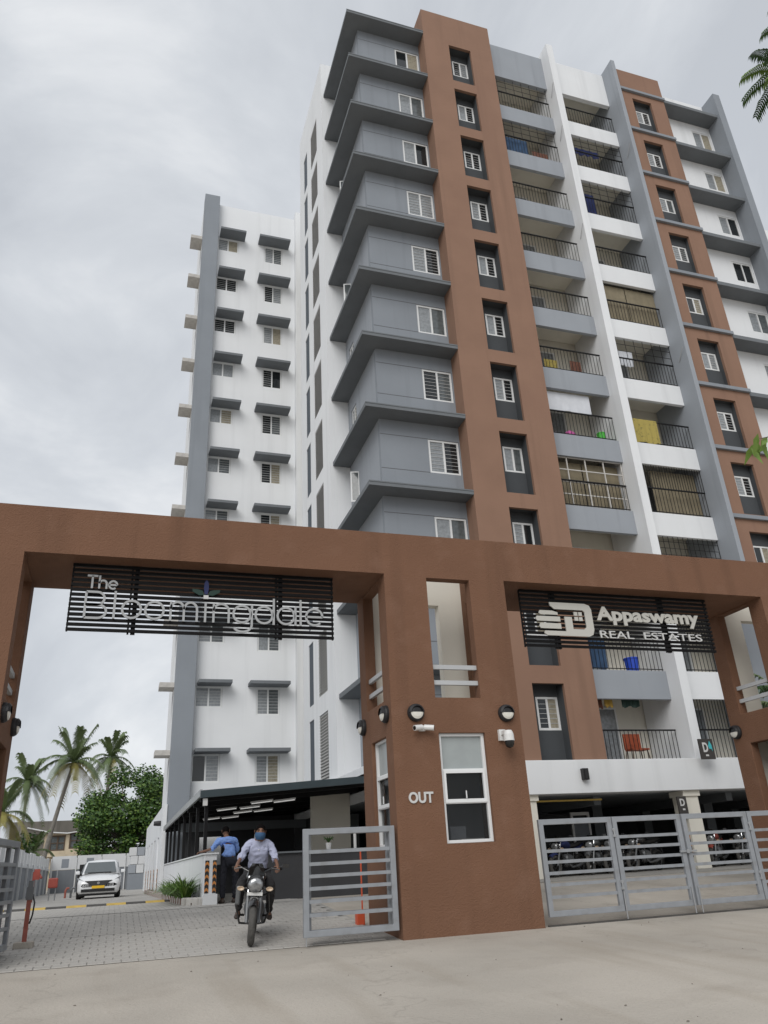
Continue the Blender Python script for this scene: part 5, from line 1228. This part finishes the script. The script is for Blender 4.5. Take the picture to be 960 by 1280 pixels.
cloth('roller_blind', 'second beige blind panel, right half of the fully blinded balcony', 19.24, 20.72, 21.82, zk(6)+.1, zk(6)+2.1, 'blind_brown', 'blind', .015)
cloth('roller_blind', 'brown blind behind the white framed grille balcony, left half', 14.1, 15.6, 22.1, zk(3)+.1, zk(3)+2.1, 'blind_brown', 'blind', .015)
cloth('roller_blind', 'brown blind behind the white framed grille balcony, right half', 15.65, 17.2, 22.1, zk(3)+.1, zk(3)+2.1, 'blind_brown', 'blind', .015)
cloth('roller_blind', 'pale brown blind behind the dense black grille', 18.6, 20.7, 22.0, zk(3)+.1, zk(3)+2.1, 'blind_brown', 'blind', .015)
cloth('white_sheet', 'white sheet hung as an awning in the balcony with pink and green things', 14.35, 16.4, 21.9, zk(4)+1.28, zk(4)+2.12, 'cloth_white', 'sheet', .012)
cloth('patterned_blanket', 'yellow and green patterned blanket draped over a white balcony railing', 17.85, 19.15, 21.62, zk(4)+.14, zk(4)+1.2, 'cloth_pattern', 'blanket', .02)
cloth('hanging_cloth', 'white towel hanging in the balcony above the patterned blanket', 18.0, 19.0, 21.95, zk(5)+1.0, zk(5)+1.75, 'cloth_white')
cloth('hanging_cloth', 'grey blue laundry behind the rail of the balcony just under the company board', 14.3, 15.2, 21.95, zk(1)+.2, zk(1)+1.2, 'cloth_blue')
cloth('hanging_cloth', 'lilac laundry in the balcony seen through the right pillar opening', 20.0, 20.6, 21.9, zk(1)+.9, zk(1)+1.9, 'cloth_lilac')
cloth('hanging_cloth', 'small red cloth hung from the ceiling of the lowest balcony', 14.45, 14.75, 22.0, zk(0)+1.9, zk(0)+2.2, 'kerb_red')
cloth('hanging_cloth', 'small yellow cloth hung from the ceiling of the lowest balcony', 14.85, 15.15, 22.0, zk(0)+1.95, zk(0)+2.2, 'hump_yellow')
cloth('hanging_cloth', 'dark green cloth hung from the ceiling of the lowest balcony', 15.5, 16.2, 22.0, zk(0)+1.95, zk(0)+2.2, 'emblem_green')
cloth('hanging_cloth', 'faded green cloth behind the rail two floors above the white sheet awning', 14.7, 15.3, 22.0, zk(5)+.2, zk(5)+.75, 'cloth_pattern')
cloth('hanging_cloth', 'brown cloth next to the faded green one, two floors above the sheet awning', 15.9, 16.4, 22.0, zk(5)+.2, zk(5)+.85, 'kerb_red')
cloth('hanging_cloth', 'row of dark clothes hung at the ceiling of the second white balcony from the top', 17.8, 19.6, 21.95, zk(9)+1.35, zk(9)+1.75, 'cloth_navy', amp=.06)
def bucket(label, x, y, z, r, h, m): return tag(part('bucket', MB().lathe([(.001, 0), (r*.8, 0), (r, h), (r*1.06, h), (r*1.06, h*.93), (r*.93, h*.97), (r*.75, .02)], 14, (x, y, z)).mesh('bucket', m)), label, 'bucket')
bucket('bright green bucket in the balcony under the white sheet', 16.75, 22.05, zk(4)+.01, .16, .55, 'plastic_green')
bucket('bright blue bucket in the balcony just below the company board', 16.2, 22.05, zk(1)+.01, .24, .6, 'plastic_blue')
def bundle(label, x, y, z, r, m, cat='bundle'):
    rr_ = random.Random(int(x*10)); b = []
    for j in range(7):
        t = j/6; b.append([(x+math.cos(a)*r*math.sin(PI*(.08+.84*t))*rr_.uniform(.85, 1.15), y+math.sin(a)*r*.7*math.sin(PI*(.08+.84*t)), z+2*r*t*.8) for a in [2*PI*i/10 for i in range(10)]])
    return tag(part('cloth_bundle', loft(b).mesh('cloth_bundle', m, smooth=True)), label, cat)
bundle('pink bundle behind the railing under the white sheet', 15.35, 22.05, zk(4)+.12, .24, 'cloth_pink')
bundle('dark bundle left of the pink bundle in the balcony', 14.75, 22.1, zk(4)+.05, .22, 'cloth_lilac')
r_ = root('folding_chair', 'orange chair standing in the lowest balcony above the white podium', 'chair', (15.9, 22.2, zk(0)+.19))
part('seat', MB().box(-.3, .35, -.2, .2, .40, .45).mesh('seat', 'plastic_orange'), r_); part('backrest', MB().box(-.3, .32, .18, .24, .45, .95).mesh('backrest', 'plastic_orange'), r_)
for sx in (-1, 1):
    for sy in (-1, 1): part('leg', MB().tube([(sx*.27, sy*.17, .4), (sx*.33, sy*.2, 0)], .02, 6).mesh('leg', 'wood_brown'), r_)
# satellite arms on the fins
for i, (x, y, z) in enumerate(((17.24, 21.5, zk(10)+1.3), (17.24, 21.5, zk(9)+1.3), (17.24, 21.5, zk(7)+1.2), (20.74, 21.3, zk(9)+1.0), (20.74, 21.3, zk(5)+1.1))):
    tag(part('drying_arm', MB().tube([(x, y, z), (x-.12, y-.5, z+.42)], .014, 6).mesh('drying_arm', 'rail_grey')), ('thin grey metal arm on the white fin, topmost', 'thin grey metal arm on the white fin, second from the top', 'thin grey metal arm on the white fin, lowest of three', 'thin grey metal arm on the grey fin, upper one', 'thin grey metal arm on the grey fin, lower one')[i], 'bracket', 'thin metal arms on the fins')
# block letter signs
def block_sign(label, x0, x1, y, z0, z1, letter_box, mark=True):
    r_ = root('block_sign', label, 'sign', ((x0+x1)/2, y, z0))
    part('board', MB().box(x0, x1, y, y+.04, z0, z1).mesh('board', 'sign_board'), r_, w=True)
    a = letter_box; part('lettering', fit_text(text_mesh('D', .4, 'letter', .006, .012), *a, y-.006), r_, w=True)
    part('caption', MB().box(a[0]+.06, a[1]-.02, y-.006, y-.001, a[2]-.12, a[2]-.07).mesh('caption', 'letter'), r_, w=True)
    if mark: part('leaf_mark', MB().poly([(x1-.20, z1-.22), (x1-.13, z1-.06), (x1-.07, z1-.18), (x1-.06, z1-.38), (x1-.10, z1-.30), (x1-.17, z1-.30)], y-.006, y-.001).mesh('leaf_mark', 'teal_mark'), r_, w=True)
    return r_
block_sign('dark blade sign with white D and teal mark at the foot of the white fin', 17.05, 17.58, 20.6, 3.47, 4.08, (17.17, 17.36, 3.68, 3.97))
block_sign('dark upright panel with a pale D high on the parking pillar', 16.19, 16.52, 21.05, 1.93, 2.44, (16.27, 16.44, 2.17, 2.38), False)
r_ = root('block_sign', 'dark board with white letter T seen through the right pillar opening', 'sign', (19.6, 19.6, 3.4))
part('board', MB().box(18.6, 20.6, 19.8, 19.85, 4.35, 4.95).mesh('board', 'sign_board'), r_, w=True)
part('lettering', fit_text(text_mesh('T', .4, 'letter', .006, .012), 19.15, 19.45, 4.5, 4.85, 19.79), r_, w=True)
part('post', MB().box(19.5, 19.62, 19.86, 19.95, .3, 4.4).mesh('post', 'sign_board'), r_, w=True)
tag(part('spot_lamp', MB().box(12.95, 13.13, 20.85, 20.998, 2.98, 3.30).box(12.99, 13.09, 20.83, 20.849, 3.01, 3.27).mesh('spot_lamp', 'lamp_black')), 'black box up-down lamp on the white podium fascia', 'lamp')
# red post and tray at the cabin's rear corner
r_ = root('boom_post', 'thin orange boom post with red foot at the rear corner of the guard cabin', 'post', (4.02, 14.05, gz(14.05)))
part('post', MB().box(.035, .055, -.012, .012, .2, 1.15).mesh('post', 'orange_plastic'), r_)
part('foot', MB().box(-.07, .07, -.07, .07, 0, .2).mesh('foot', 'orange_plastic'), r_, bevel=.015)
# fallen leaves and pebbles on the apron
rl = random.Random(77)
b = MB()
for i in range(55):
    x, y = rl.uniform(-2, 10), rl.uniform(5.5, 12); z = gz(y)+.004; a = rl.uniform(0, 6.28); s_ = rl.uniform(.006, .018)
    c, d = math.cos(a)*s_, math.sin(a)*s_
    b.hexa([(x-c, y-d, z), (x-d*.4, y+c*.4, z), (x+c, y+d, z), (x+d*.4, y-c*.4, z)], [(x-c*.7, y-d*.7, z+s_*.4), (x-d*.3, y+c*.3, z+s_*.5), (x+c*.7, y+d*.7, z+s_*.4), (x+d*.3, y-c*.3, z+s_*.5)])
o = part('ground_litter', b.mesh('ground_litter', 'bark')); o['kind'] = 'stuff'; o['label'] = 'small pebbles and leaf litter scattered on the concrete apron'; o['category'] = 'litter'
